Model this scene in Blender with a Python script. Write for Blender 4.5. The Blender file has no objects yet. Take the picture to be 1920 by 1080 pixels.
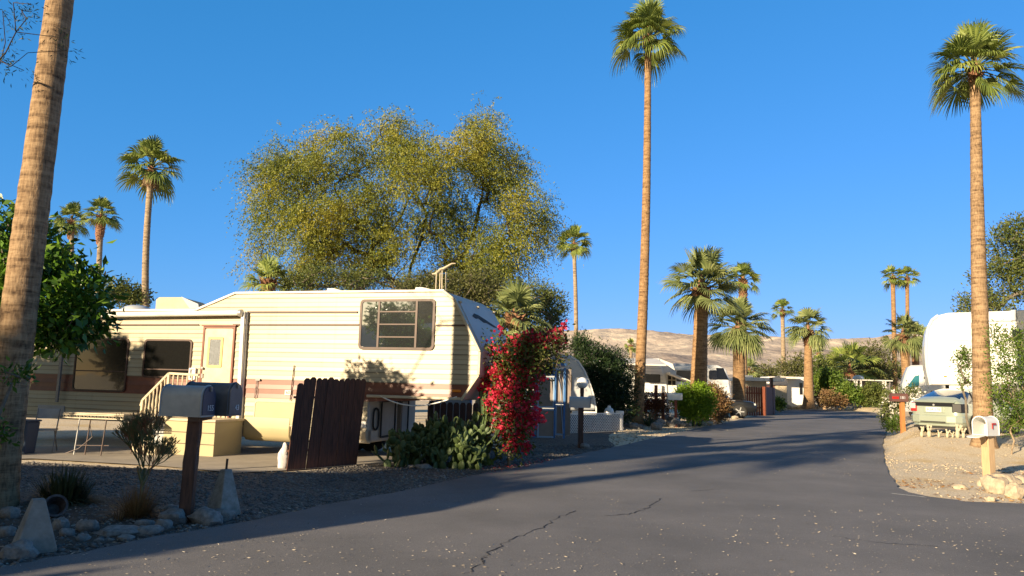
import bpy, math, random
import numpy as np
from mathutils import Vector, Matrix, noise as mnoise
R = math.radians
sc = bpy.context.scene
C = sc.collection
# ---------------------------------------------------------------- camera
CAMH, F, PITCH, ROLL = 1.6, 1440.0, R(7.28), R(1.5)
cam = bpy.data.objects.new('camera', bpy.data.cameras.new('camera'))
C.objects.link(cam)
cam.data.sensor_width = 36.0
cam.data.lens = F / 1920 * 36
cam.data.clip_start = 0.05
cam.data.clip_end = 20000
CM = Matrix.Rotation(math.pi / 2 + PITCH, 4, 'X') @ Matrix.Rotation(ROLL, 4, 'Z')
cam.matrix_world = Matrix.Translation((0, 0, CAMH)) @ CM
sc.camera = cam
# ---------------------------------------------------------------- light
SUN_AZ, SUN_EL = R(41), R(16.5)          # light travels towards azimuth 41 deg (right of +Y)
to_sun = Vector((-math.sin(SUN_AZ) * math.cos(SUN_EL), -math.cos(SUN_AZ) * math.cos(SUN_EL), math.sin(SUN_EL)))
sun = bpy.data.objects.new('sun', bpy.data.lights.new('sun', 'SUN'))
C.objects.link(sun)
sun.data.energy = 5.0
sun.data.angle = R(0.53)
sun.data.color = (1.0, 0.80, 0.53)
sun.rotation_euler = to_sun.to_track_quat('Z', 'Y').to_euler()
world = bpy.data.worlds.new('World')
sc.world = world
world.use_nodes = True
wn, wl = world.node_tree.nodes, world.node_tree.links
sky = wn.new('ShaderNodeTexSky')
sky.sky_type = 'NISHITA'
sky.sun_disc = False
sky.sun_elevation = SUN_EL
sky.sun_rotation = math.pi + SUN_AZ
sky.altitude = 100
sky.air_density = 1.0
sky.dust_density = 0.3
sky.ozone_density = 3.0
# deepen the blue and even out the zenith to horizon ramp, channel by channel
ws, wc = wn.new('ShaderNodeSeparateColor'), wn.new('ShaderNodeCombineColor')
wl.new(sky.outputs[0], ws.inputs[0])
for i, (k_, g_) in enumerate(((0.31, 1.1), (1.20, 0.55), (2.05, 0.60))):
    pw, ml = wn.new('ShaderNodeMath'), wn.new('ShaderNodeMath')
    pw.operation = 'POWER'; pw.inputs[1].default_value = g_; ml.operation = 'MULTIPLY'; ml.inputs[1].default_value = k_
    wl.new(ws.outputs[i], pw.inputs[0]); wl.new(pw.outputs[0], ml.inputs[0]); wl.new(ml.outputs[0], wc.inputs[i])
# overhead the sky darkens; round the low sun it glows warm
wt = wn.new('ShaderNodeTexCoord'); wz = wn.new('ShaderNodeSeparateXYZ'); wl.new(wt.outputs['Generated'], wz.inputs[0])
wr = wn.new('ShaderNodeMapRange'); wr.interpolation_type = 'SMOOTHSTEP'
for i, v in enumerate((0.48, 0.95, 1.0, 0.45)): wr.inputs[i+1].default_value = v
wl.new(wz.outputs[2], wr.inputs[0])
wv = wn.new('ShaderNodeVectorMath'); wv.operation = 'SCALE'; wl.new(wc.outputs[0], wv.inputs[0]); wl.new(wr.outputs[0], wv.inputs['Scale'])
wd = wn.new('ShaderNodeVectorMath'); wd.operation = 'DOT_PRODUCT'; wd.inputs[1].default_value = to_sun; wl.new(wt.outputs['Generated'], wd.inputs[0])
wm = wn.new('ShaderNodeMapRange'); wm.interpolation_type = 'SMOOTHSTEP'
for i, v in enumerate((-0.15, 0.85, 0.0, 1.0)): wm.inputs[i+1].default_value = v
wl.new(wd.outputs['Value'], wm.inputs[0])
wg = wn.new('ShaderNodeVectorMath'); wg.operation = 'MULTIPLY'; wg.inputs[1].default_value = (0.62, 0.50, 0.36); wl.new(sky.outputs[0], wg.inputs[0])
wx = wn.new('ShaderNodeMix'); wx.data_type = 'RGBA'; wl.new(wm.outputs[0], wx.inputs[0]); wl.new(wv.outputs[0], wx.inputs[6]); wl.new(wg.outputs[0], wx.inputs[7])
wl.new(wx.outputs[2], wn['Background'].inputs['Color'])
wn['Background'].inputs['Strength'].default_value = 0.082
sc.view_settings.view_transform = 'Standard'
sc.view_settings.look = 'None'
sc.view_settings.exposure = 1.08
sc.view_settings.gamma = 1.0
sc.cycles.use_denoising = True
sc.cycles.max_bounces = 6
sc.cycles.transparent_max_bounces = 6
sc.cycles.caustics_reflective = False
sc.cycles.caustics_refractive = False

# ---------------------------------------------------------------- measuring helpers
def ray(px, py):
    return (CM.to_3x3() @ Vector(((px - 960) / F, -(py - 540) / F, -1)))
def G(px, py, z=0.0):
    d = ray(px, py); t = (z - CAMH) / d.z
    return Vector((d.x * t, d.y * t, z))
def W(px, py, D):
    d = ray(px, py); t = D / d.y
    return Vector((d.x * t, D, CAMH + d.z * t))
def Z(px, py, D): return W(px, py, D).z
def S(D): return D / F           # metres per photo pixel at distance D
rng = random.Random(7)

# ---------------------------------------------------------------- materials
M = {}
def nt(name):
    m = bpy.data.materials.new(name); m.use_nodes = True
    t = m.node_tree; return m, t.nodes, t.links, t.nodes['Principled BSDF']
def mat(name, col, col2=None, scale=6.0, rough=0.6, metal=0.0, bump=0.0, bscale=None, detail=4.0, spec=0.5, stretch=None, coat=0.0, dist=0.01, lo=.35, hi=.65):
    m, n, l, b = nt(name)
    b.inputs['Roughness'].default_value = rough
    b.inputs['Metallic'].default_value = metal
    b.inputs['Specular IOR Level'].default_value = spec
    b.inputs['Coat Weight'].default_value = coat
    b.inputs['Base Color'].default_value = (*col, 1)
    tc = n.new('ShaderNodeTexCoord'); src = tc.outputs['Object']
    if stretch:
        mp = n.new('ShaderNodeMapping'); mp.inputs['Scale'].default_value = stretch
        l.new(src, mp.inputs['Vector']); src = mp.outputs['Vector']
    if col2:
        nz = n.new('ShaderNodeTexNoise'); nz.inputs['Scale'].default_value = scale; nz.inputs['Detail'].default_value = detail
        nz.inputs['Roughness'].default_value = .65
        l.new(src, nz.inputs['Vector'])
        cr = n.new('ShaderNodeValToRGB')
        cr.color_ramp.elements[0].position = lo; cr.color_ramp.elements[1].position = hi
        cr.color_ramp.elements[0].color = (*col, 1); cr.color_ramp.elements[1].color = (*col2, 1)
        l.new(nz.outputs['Fac'], cr.inputs['Fac']); l.new(cr.outputs['Color'], b.inputs['Base Color'])
    if bump:
        bz = n.new('ShaderNodeTexNoise'); bz.inputs['Scale'].default_value = bscale or scale; bz.inputs['Detail'].default_value = 5
        l.new(src, bz.inputs['Vector'])
        bp = n.new('ShaderNodeBump'); bp.inputs['Strength'].default_value = bump; bp.inputs['Distance'].default_value = dist
        l.new(bz.outputs['Fac'], bp.inputs['Height']); l.new(bp.outputs['Normal'], b.inputs['Normal'])
    M[name] = m
    return m
def leafmat(name, cols, rough=0.55, trans=0.25, big=1.2, tcol=None, rnd=.5):
    """colour differs leaf by leaf, and softly branch by branch"""
    m, n, l, b = nt(name)
    b.inputs['Roughness'].default_value = rough
    b.inputs['Specular IOR Level'].default_value = 0.35
    g = n.new('ShaderNodeNewGeometry')
    tc = n.new('ShaderNodeTexCoord')
    nz = n.new('ShaderNodeTexNoise'); nz.inputs['Scale'].default_value = big; nz.inputs['Detail'].default_value = 2
    l.new(tc.outputs['Object'], nz.inputs['Vector'])
    ad = n.new('ShaderNodeMath'); ad.operation = 'MULTIPLY_ADD'; ad.inputs[1].default_value = rnd
    l.new(g.outputs['Random Per Island'], ad.inputs[0])
    mu = n.new('ShaderNodeMath'); mu.operation = 'MULTIPLY_ADD'; mu.inputs[1].default_value = 1.6; mu.inputs[2].default_value = -0.30 - rnd*.5
    l.new(nz.outputs['Fac'], mu.inputs[0]); l.new(mu.outputs[0], ad.inputs[2])
    cr = n.new('ShaderNodeValToRGB'); e = cr.color_ramp.elements
    while len(e) < len(cols): e.new(0.5)
    for i, c in enumerate(cols):
        e[i].position = i / (len(cols) - 1); e[i].color = (*c, 1)
    l.new(ad.outputs[0], cr.inputs['Fac']); l.new(cr.outputs['Color'], b.inputs['Base Color'])
    tr = n.new('ShaderNodeBsdfTranslucent'); l.new(cr.outputs['Color'], tr.inputs['Color'])
    mx = n.new('ShaderNodeMixShader'); mx.inputs['Fac'].default_value = trans
    l.new(b.outputs[0], mx.inputs[1]); l.new(tr.outputs[0], mx.inputs[2])
    l.new(mx.outputs[0], n['Material Output'].inputs['Surface'])
    M[name] = m
    return m

mat('cream', (.43, .37, .215), (.385, .325, .19), 1.3, .42, bump=.1, bscale=3, dist=.01, lo=.3, hi=.75)
mat('cream_trim', (.58, .50, .36), (.46, .39, .27), 4, .45)
mat('brown_stripe', (.20, .058, .030), (.14, .040, .022), 3, .4)
mat('dark_brown', (.075, .032, .02), (.045, .02, .013), 8, .5)
mat('white_paint', (.78, .76, .72), (.66, .63, .57), 3, .4)
mat('roof_white', (.74, .72, .68), (.6, .56, .5), 2.5, .5)
mat('nose_shell', (.50, .46, .41), (.43, .39, .33), 1.2, .45)
mat('grey_panel', (.40, .38, .36), (.33, .31, .29), 3, .55)
mat('plastic_yellow', (.62, .50, .16), rough=.45)
mat('frosted', (.06, .07, .08), (.24, .26, .28), 70, .35, lo=.45, hi=.55)
mat('black_rubber', (.018, .018, .019), (.03, .03, .03), 20, .75)
mat('dark_metal', (.05, .05, .055), rough=.5, metal=.3)
mat('steel', (.26, .25, .24), (.19, .18, .17), 12, .45, metal=.3)
mat('alu', (.62, .62, .62), rough=.35, metal=.7)
mat('soil', (.10, .075, .055), (.055, .042, .032), 7, .95, bump=.8, bscale=25, dist=.02)
mat('concrete', (.36, .32, .27), (.28, .25, .21), 2.2, .85, bump=.25, bscale=40, dist=.004)
mat('pillar_concrete', (.34, .33, .31), (.20, .195, .18), 9, .85, bump=.5, bscale=30)
mat('pillar_paint', (.30, .28, .25), (.20, .185, .165), 7, .8, bump=.5, bscale=24)
mat('rock', (.30, .28, .26), (.15, .14, .135), 14, .85, bump=.7, bscale=18, dist=.03)
mat('rock_warm', (.50, .42, .31), (.32, .26, .19), 9, .85, bump=.7, bscale=14, dist=.03)
mat('fence_wood', (.115, .042, .024), (.045, .018, .011), 5, .75, bump=.4, bscale=9, stretch=(6, 6, .6))
mat('post_wood', (.12, .055, .035), (.05, .024, .018), 5, .7, bump=.6, bscale=7, stretch=(5, 5, .7))
mat('red_wood', (.27, .075, .034), (.18, .05, .025), 6, .7, stretch=(4, 4, .6))
mat('tan_wood', (.52, .37, .22), (.44, .30, .17), 5, .7, bump=.2, bscale=8, stretch=(5, 5, .6))
mat('orange_wood', (.46, .20, .06), (.36, .15, .05), 5, .7, stretch=(5, 5, .6))
mat('galv', (.46, .46, .44), (.36, .36, .355), 5, .5, metal=.1, bump=.5, bscale=4, dist=.03)
mat('galv_dark', (.12, .125, .14), (.085, .09, .10), 5, .5, metal=.2)
mat('navy_door', (.035, .045, .085), rough=.5)
mat('white_plastic', (.74, .74, .72), rough=.4)
mat('blue_trim', (.06, .19, .46), (.045, .14, .36), 5, .55)
mat('pale_blue', (.30, .42, .58), rough=.5)
mat('mesh_screen', (.30, .245, .21), (.24, .20, .17), 3, .8)
mat('lattice_shade_blue', (.025, .035, .07), rough=.8)  # dark blue of the shade behind the lattice
mat('shell_white', (.50, .52, .54), (.42, .45, .48), 2, .25, coat=.3)
mat('bark', (.050, .036, .027), (.022, .016, .012), 9, .9, bump=.8, bscale=12, dist=.04)
mat('bark_grey', (.20, .17, .13), (.12, .10, .08), 9, .9, bump=.5, bscale=12)
mat('stem_green', (.10, .13, .045), (.07, .09, .03), 8, .7)
mat('boot', (.32, .16, .08), (.13, .06, .035), 9, .8, bump=.5, bscale=14)
mat('thatch', (.34, .25, .15), (.20, .14, .08), 9, .9)
mat('cactus', (.055, .10, .035), (.085, .14, .045), 4, .55)
mat('pot', (.05, .03, .03), (.11, .10, .10), 20, .6)
mat('bin_blue', (.02, .045, .09), rough=.5)
mat('red_plastic', (.45, .02, .015), rough=.4)
mat('orange_lens', (.75, .22, .02), rough=.25)
mat('red_lens', (.42, .03, .03), rough=.15, coat=.5)
mat('clear_lens', (.55, .55, .55), rough=.1, coat=.5)
mat('plaque', (.70, .70, .68), rough=.5)
mat('ink', (.03, .03, .035), rough=.6)
mat('number_white', (.60, .62, .66), rough=.5)
mat('car_green', (.42, .48, .40), rough=.28, metal=.4, coat=.8)
mat('car_black', (.012, .013, .016), rough=.3, coat=.15)
mat('rv_white', (.80, .80, .79), (.74, .74, .73), 1.5, .3, coat=.2)
mat('rv_grey', (.42, .45, .49), rough=.35)
mat('rv_blueshade', (.50, .53, .56), (.44, .47, .50), 2, .4)  # white trailer's blue shade put into the colour of its ridges
mat('beige_wall', (.60, .50, .36), (.52, .43, .31), 3, .8)
mat('taupe_wall', (.30, .25, .20), rough=.8)
mat('shingle', (.10, .10, .11), (.07, .07, .075), 20, .9)
mat('maroon', (.11, .05, .045), rough=.7)
mat('cloth_white', (.62, .60, .60), (.48, .46, .48), 9, .9, bump=.5, bscale=10, dist=.03)
mat('globe', (.82, .82, .80), rough=.25)
mat('teal_glass', (.03, .16, .20), rough=.06, spec=.9)
mat('shadow_hole', (.012, .011, .010), rough=.9)  # near-black colour standing for shade in openings and under the egg trailer
def glass(name, tint, mirror, rough=.03):
    m, n, l, b = nt(name)
    b.inputs['Base Color'].default_value = (*tint, 1); b.inputs['Roughness'].default_value = .15
    gl = n.new('ShaderNodeBsdfGlossy'); gl.inputs['Roughness'].default_value = rough; gl.inputs['Color'].default_value = (.92, .95, .95, 1)
    tc = n.new('ShaderNodeTexCoord'); nz = n.new('ShaderNodeTexNoise'); nz.inputs['Scale'].default_value = 1.7
    l.new(tc.outputs['Object'], nz.inputs['Vector'])
    bp = n.new('ShaderNodeBump'); bp.inputs['Strength'].default_value = .06; bp.inputs['Distance'].default_value = .02
    l.new(nz.outputs['Fac'], bp.inputs['Height']); l.new(bp.outputs['Normal'], gl.inputs['Normal'])
    mx = n.new('ShaderNodeMixShader'); mx.inputs['Fac'].default_value = mirror
    l.new(b.outputs[0], mx.inputs[1]); l.new(gl.outputs[0], mx.inputs[2]); l.new(mx.outputs[0], n['Material Output'].inputs['Surface'])
    M[name] = m
glass('window_mirror', (.03, .035, .04), .62)
glass('window_dark', (.008, .008, .008), .05)
glass('car_glass', (.008, .012, .02), .22)
mat('tinted', (.02, .022, .028), rough=.12, spec=.6)
# lap siding: grime sits in the joint under every board
m, n, l, b = nt('siding'); M['siding'] = m; b.inputs['Roughness'].default_value = .42
tc = n.new('ShaderNodeTexCoord'); sp = n.new('ShaderNodeSeparateXYZ'); l.new(tc.outputs['Object'], sp.inputs[0])
def mth(op, a, b_=None, c=None):
    q = n.new('ShaderNodeMath'); q.operation = op
    for i, v in enumerate((a, b_, c)):
        if v is None: continue
        if isinstance(v, (int, float)): q.inputs[i].default_value = v
        else: l.new(v, q.inputs[i])
    return q.outputs[0]
fr = mth('FRACT', mth('DIVIDE', mth('SUBTRACT', sp.outputs[2], .62), .098))
par = mth('FRACT', mth('DIVIDE', mth('SUBTRACT', sp.outputs[2], .62), .196))
line = mth('LESS_THAN', fr, .20); strong = mth('MULTIPLY_ADD', mth('LESS_THAN', par, .5), .50, .36)
nz = n.new('ShaderNodeTexNoise'); nz.inputs['Scale'].default_value = 1.1; nz.inputs['Detail'].default_value = 5
mp = n.new('ShaderNodeMapping'); mp.inputs['Scale'].default_value = (1, 1, 6); l.new(tc.outputs['Object'], mp.inputs[0]); l.new(mp.outputs[0], nz.inputs['Vector'])
fac = mth('MULTIPLY', mth('MULTIPLY', line, strong), mth('MULTIPLY_ADD', nz.outputs['Fac'], 1.6, .15))
cr = n.new('ShaderNodeValToRGB'); cr.color_ramp.elements[0].position = .3; cr.color_ramp.elements[1].position = .75
st_ = n.new('ShaderNodeTexNoise'); st_.inputs['Scale'].default_value = 1.0; st_.inputs['Detail'].default_value = 6
mp3 = n.new('ShaderNodeMapping'); mp3.inputs['Scale'].default_value = (7, 7, .55); l.new(tc.outputs['Object'], mp3.inputs[0]); l.new(mp3.outputs[0], st_.inputs['Vector'])
cr.color_ramp.elements[0].color = (.45, .39, .26, 1); cr.color_ramp.elements[1].color = (.40, .34, .22, 1); l.new(nz.outputs['Fac'], cr.inputs['Fac'])
mx = n.new('ShaderNodeMix'); mx.data_type = 'RGBA'; mx.inputs[7].default_value = (.16, .12, .07, 1); l.new(mth('ADD', fac, mth('MAXIMUM', mth('MULTIPLY_ADD', st_.outputs['Fac'], .9, -.50), 0)), mx.inputs[0]); l.new(cr.outputs['Color'], mx.inputs[6]); l.new(mx.outputs[2], b.inputs['Base Color'])
# palm trunk: horizontal leaf-scar rings, fine fibre
def trunk_mat(name, c1, c2, c3, ring=9.0):
    m, n, l, b = nt(name)
    b.inputs['Roughness'].default_value = .9; b.inputs['Specular IOR Level'].default_value = .2
    tc = n.new('ShaderNodeTexCoord')
    mp = n.new('ShaderNodeMapping'); mp.inputs['Scale'].default_value = (1.4, 1.4, ring)
    l.new(tc.outputs['Object'], mp.inputs['Vector'])
    nz = n.new('ShaderNodeTexNoise'); nz.inputs['Scale'].default_value = 1.6; nz.inputs['Detail'].default_value = 6; nz.inputs['Roughness'].default_value = .7
    l.new(mp.outputs[0], nz.inputs['Vector'])
    n2 = n.new('ShaderNodeTexNoise'); n2.inputs['Scale'].default_value = 7; n2.inputs['Detail'].default_value = 4
    mp2 = n.new('ShaderNodeMapping'); mp2.inputs['Scale'].default_value = (5, 5, 1.2)
    l.new(tc.outputs['Object'], mp2.inputs['Vector']); l.new(mp2.outputs[0], n2.inputs['Vector'])
    mx = n.new('ShaderNodeMix'); mx.data_type = 'FLOAT'; mx.inputs['Factor'].default_value = .35
    l.new(nz.outputs['Fac'], mx.inputs[2]); l.new(n2.outputs['Fac'], mx.inputs[3])
    cr = n.new('ShaderNodeValToRGB'); e = cr.color_ramp.elements; e.new(.5)
    for i, (p, c) in enumerate([(.36, c3), (.47, c2), (.60, c1)]): e[i].position = p; e[i].color = (*c, 1)
    l.new(mx.outputs[0], cr.inputs['Fac']); l.new(cr.outputs['Color'], b.inputs['Base Color'])
    bp = n.new('ShaderNodeBump'); bp.inputs['Strength'].default_value = .9; bp.inputs['Distance'].default_value = .03
    l.new(mx.outputs[0], bp.inputs['Height']); l.new(bp.outputs['Normal'], b.inputs['Normal'])
    M[name] = m
trunk_mat('trunk_tan', (.36, .25, .15), (.22, .145, .085), (.07, .044, .028), 9)
trunk_mat('trunk_orange', (.37, .235, .125), (.23, .14, .072), (.08, .045, .026), 9)
trunk_mat('trunk_pale', (.38, .30, .21), (.25, .19, .13), (.11, .08, .055), 8)
leafmat('palm_green', [(.065, .105, .026), (.145, .20, .042), (.26, .31, .075), (.42, .42, .11)], trans=.2, big=.8)
leafmat('palm_grey', [(.09, .125, .045), (.17, .21, .075), (.27, .31, .12), (.40, .40, .17)], trans=.2, big=.9)
leafmat('mesquite_leaf', [(.065, .10, .018), (.155, .19, .032), (.29, .29, .042), (.44, .36, .05)], trans=.32, big=.42, rnd=.34)
leafmat('olive_leaf', [(.05, .06, .02), (.10, .11, .035), (.15, .15, .05)], trans=.2)
leafmat('citrus_leaf', [(.016, .045, .006), (.045, .11, .012), (.10, .20, .02), (.20, .30, .04)], rough=.32, trans=.2, big=2)
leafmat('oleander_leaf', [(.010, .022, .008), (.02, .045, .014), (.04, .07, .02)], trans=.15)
leafmat('lime_leaf', [(.08, .16, .012), (.17, .29, .02), (.27, .40, .03)], trans=.25)
leafmat('bush_leaf', [(.05, .075, .018), (.10, .13, .03), (.17, .18, .05)], trans=.2)
leafmat('bright_leaf', [(.05, .10, .014), (.10, .17, .025), (.19, .25, .04)], trans=.25)
leafmat('rust_leaf', [(.09, .025, .012), (.15, .05, .02), (.12, .10, .03)], trans=.15)
leafmat('brown_leaf', [(.13, .07, .03), (.22, .13, .06), (.15, .14, .05)], trans=.15)
leafmat('bougain_leaf', [(.03, .04, .012), (.07, .10, .02), (.16, .16, .04)], trans=.2)
leafmat('bract', [(.40, .012, .045), (.66, .035, .085), (.82, .10, .16)], trans=.3, big=3)
leafmat('dry_grass', [(.16, .075, .03), (.27, .14, .05), (.36, .22, .09)], trans=.15)
leafmat('firestick', [(.09, .125, .05), (.17, .17, .07), (.42, .13, .08)], trans=.0, big=5)
leafmat('agave_leaf', [(.045, .075, .035), (.08, .12, .06)], trans=.05)
leafmat('barrel', [(.035, .045, .015), (.08, .08, .03)], trans=.05)
leafmat('white_flower', [(.62, .60, .54), (.74, .72, .66)], trans=.2)
leafmat('pad', [(.045, .075, .030), (.075, .11, .04), (.12, .17, .05)], rough=.5, trans=.0, big=1.3)
leafmat('pad_painted_lit', [(.14, .20, .05), (.22, .30, .07)], rough=.5, trans=.15, big=1.3)  # lighter copy of pad, sunlight painted into the green
leafmat('cholla', [(.40, .36, .26), (.52, .46, .34)], trans=.0)
leafmat('litter_leaf', [(.20, .17, .13), (.32, .28, .23), (.46, .43, .38)], trans=.0)
leafmat('petal', [(.50, .02, .04), (.62, .10, .10)], trans=.0)
leafmat('pebble', [(.08, .075, .07), (.17, .155, .145), (.28, .26, .235)], trans=0, big=1.0, rough=.85)
leafmat('pebble_tan', [(.32, .26, .19), (.42, .35, .26), (.50, .43, .33)], trans=0, big=1.0, rough=.85)

# ---------------------------------------------------------------- mesh builder
class MB:
    def __init__(s): s.v = []; s.f = []
    def add(s, vs, fs):
        o = len(s.v); s.v += [tuple(v) for v in vs]; s.f += [tuple(i + o for i in f) for f in fs]; return s
    def box(s, x0, x1, y0, y1, z0, z1):
        return s.add([(x0,y0,z0),(x1,y0,z0),(x1,y1,z0),(x0,y1,z0),(x0,y0,z1),(x1,y0,z1),(x1,y1,z1),(x0,y1,z1)],
                     [(0,3,2,1),(4,5,6,7),(0,1,5,4),(1,2,6,5),(2,3,7,6),(3,0,4,7)])
    def obox(s, c, size, mtx=None, rz=0.0):
        m = mtx or Matrix.Rotation(rz, 3, 'Z'); c = Vector(c); a, b, d = [q / 2 for q in size]
        vs = [c + m @ Vector((x*a, y*b, z*d)) for z in (-1, 1) for x, y in ((-1,-1),(1,-1),(1,1),(-1,1))]
        return s.add(vs, [(0,3,2,1),(4,5,6,7),(0,1,5,4),(1,2,6,5),(2,3,7,6),(3,0,4,7)])
    def bar(s, p, q, w, h=None, up=(0,0,1)):
        p, q = Vector(p), Vector(q); d = q - p; L = d.length; d.normalize(); h = h or w
        u = Vector(up); 
        if abs(d.dot(u)) > .98: u = Vector((0, 1, 0))
        x = d.cross(u).normalized(); y = x.cross(d).normalized()
        m = Matrix((x, y, d)).transposed()
        return s.obox((p + q) / 2, (w, h, L), m)
    def tube(s, pts, rad, n=8, cap=True):
        pts = [Vector(p) for p in pts]
        if not hasattr(rad, '__len__'): rad = [rad] * len(pts)
        vs = []; ref = None
        for i, p in enumerate(pts):
            d = (pts[min(i+1, len(pts)-1)] - pts[max(i-1, 0)]).normalized()
            if ref is None: ref = Vector((1, 0, 0)) if abs(d.x) < .9 else Vector((0, 1, 0))
            x = (ref - d * ref.dot(d)).normalized(); y = d.cross(x); ref = x
            for k in range(n):
                a = 2 * math.pi * k / n; vs.append(p + (x * math.cos(a) + y * math.sin(a)) * rad[i])
        fs = [(i*n+k, i*n+(k+1) % n, (i+1)*n+(k+1) % n, (i+1)*n+k) for i in range(len(pts)-1) for k in range(n)]
        if cap: fs += [tuple(range(n))[::-1], tuple((len(pts)-1)*n + k for k in range(n))]
        return s.add(vs, fs)
    def lathe(s, prof, c=(0,0,0), n=16, axis='Z'):
        vs = []
        for r, h in prof:
            for k in range(n):
                a = 2*math.pi*k/n; x, y = r*math.cos(a), r*math.sin(a)
                v = (x, y, h) if axis == 'Z' else ((h, x, y) if axis == 'X' else (x, h, y))
                vs.append((v[0]+c[0], v[1]+c[1], v[2]+c[2]))
        m = len(prof)
        fs = [(i*n+k, i*n+(k+1) % n, (i+1)*n+(k+1) % n, (i+1)*n+k) for i in range(m-1) for k in range(n)]
        fs += [tuple(range(n))[::-1], tuple((m-1)*n + k for k in range(n))]
        return s.add(vs, fs)
    def prism(s, poly, a0, a1, plane='XZ'):
        """poly of 2D points, extruded along the third axis from a0 to a1"""
        def P(p, a): return (p[0], a, p[1]) if plane == 'XZ' else ((a, p[0], p[1]) if plane == 'YZ' else (p[0], p[1], a))
        n = len(poly); vs = [P(p, a0) for p in poly] + [P(p, a1) for p in poly]
        fs = [tuple(range(n)), tuple(range(2*n-1, n-1, -1))] + [(i, n+i, n+(i+1) % n, (i+1) % n) for i in range(n)]
        return s.add(vs, fs)
    def ball(s, c, r, nu=12, nv=8, rot=None):
        if not hasattr(r, '__len__'): r = (r, r, r)
        c = Vector(c); vs = []; rot = rot or Matrix.Identity(3)
        for j in range(nv+1):
            t = math.pi*j/nv
            for k in range(nu):
                a = 2*math.pi*k/nu
                vs.append(c + rot @ Vector((r[0]*math.sin(t)*math.cos(a), r[1]*math.sin(t)*math.sin(a), r[2]*math.cos(t))))
        return s.add(vs, [(j*nu+k, (j+1)*nu+k, (j+1)*nu+(k+1) % nu, j*nu+(k+1) % nu) for j in range(nv) for k in range(nu)])
    def rock(s, c, r, seed=0, nu=14, nv=9):
        c = Vector(c); vs = []
        for j in range(nv+1):
            t = math.pi*j/nv
            for k in range(nu):
                a = 2*math.pi*k/nu; d = Vector((math.sin(t)*math.cos(a), math.sin(t)*math.sin(a), math.cos(t)))
                if 0 < j < nv or k == 0: q = d
                f = 1 + .38*mnoise.noise(d*1.3 + Vector((seed*7.1, 0, 0))) + .16*mnoise.noise(d*3.5 + Vector((0, seed*3.3, 0)))
                e = max(abs(d.x), abs(d.y), abs(d.z)); f *= .75 + .25/e*.8
                vs.append(c + Vector((d.x*r[0]*f, d.y*r[1]*f, d.z*r[2]*f)))
        return s.add(vs, [(j*nu+k, (j+1)*nu+k, (j+1)*nu+(k+1) % nu, j*nu+(k+1) % nu) for j in range(nv) for k in range(nu)])
    def build(s, name, m, parent=None, smooth=None, bevel=0.0, loc=None):
        me = bpy.data.meshes.new(name); me.from_pydata(s.v, [], s.f)
        bmfix(me)
        if m: me.materials.append(M[m] if isinstance(m, str) else m)
        o = bpy.data.objects.new(name, me); C.objects.link(o)
        if parent: o.parent = parent
        if loc: o.location = loc
        if smooth is not None:
            me.shade_smooth(); me.set_sharp_from_angle(angle=R(smooth))
        if bevel:
            b = o.modifiers.new('edge', 'BEVEL'); b.width = bevel; b.segments = 2; b.limit_method = 'ANGLE'; b.angle_limit = R(40)
        return o
import bmesh
def bmfix(me):
    b = bmesh.new(); b.from_mesh(me)
    bmesh.ops.remove_doubles(b, verts=b.verts, dist=1e-5)
    bmesh.ops.recalc_face_normals(b, faces=b.faces); b.to_mesh(me); b.free()
def thing(name, label, cat, loc=(0,0,0), rz=0.0, group=None):
    o = bpy.data.objects.new(name, None); C.objects.link(o); o.location = loc; o.rotation_euler = (0,0,rz)
    o.empty_display_size = .2; o['label'] = label; o['category'] = cat
    if group: o['group'] = group
    return o
def tag(o, label, cat, group=None):
    o['label'] = label; o['category'] = cat
    if group: o['group'] = group
    return o
def struct(o): o['kind'] = 'structure'; return o
def stuff(o, label, cat): o['kind'] = 'stuff'; o['label'] = label; o['category'] = cat; return o
def npmesh(name, V, Fq, m, parent=None, smooth=False, nper=4):
    V = np.asarray(V, dtype=np.float32).reshape(-1, 3); Fq = np.asarray(Fq, dtype=np.int32).reshape(-1, nper)
    me = bpy.data.meshes.new(name); me.vertices.add(len(V)); me.vertices.foreach_set('co', V.ravel())
    me.loops.add(Fq.size); me.loops.foreach_set('vertex_index', Fq.ravel())
    me.polygons.add(len(Fq)); me.polygons.foreach_set('loop_start', np.arange(0, Fq.size, nper, dtype=np.int32))
    me.polygons.foreach_set('loop_total', np.full(len(Fq), nper, dtype=np.int32))
    if smooth: me.polygons.foreach_set('use_smooth', np.ones(len(Fq), dtype=bool))
    me.update(calc_edges=True)
    me.materials.append(M[m]); o = bpy.data.objects.new(name, me); C.objects.link(o)
    if parent: o.parent = parent
    return o
def copy_tree(o, parent=None):
    c = o.copy(); C.objects.link(c); c.parent = parent
    for ch in list(o.children): copy_tree(ch, c)
    return c
def text(name, s, size, loc, rot, m, parent):
    cu = bpy.data.curves.new(name, 'FONT'); cu.body = s; cu.size = size; cu.extrude = .0015; cu.align_x = 'CENTER'; cu.align_y = 'CENTER'
    tmp = bpy.data.objects.new(name, cu); C.objects.link(tmp); bpy.context.view_layer.update()
    me = bpy.data.meshes.new_from_object(tmp.evaluated_get(bpy.context.evaluated_depsgraph_get())); bpy.data.objects.remove(tmp)
    me.materials.clear(); me.materials.append(M[m]); o = bpy.data.objects.new(name, me); C.objects.link(o); o.location = loc; o.rotation_euler = rot; o.parent = parent
    return o
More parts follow.
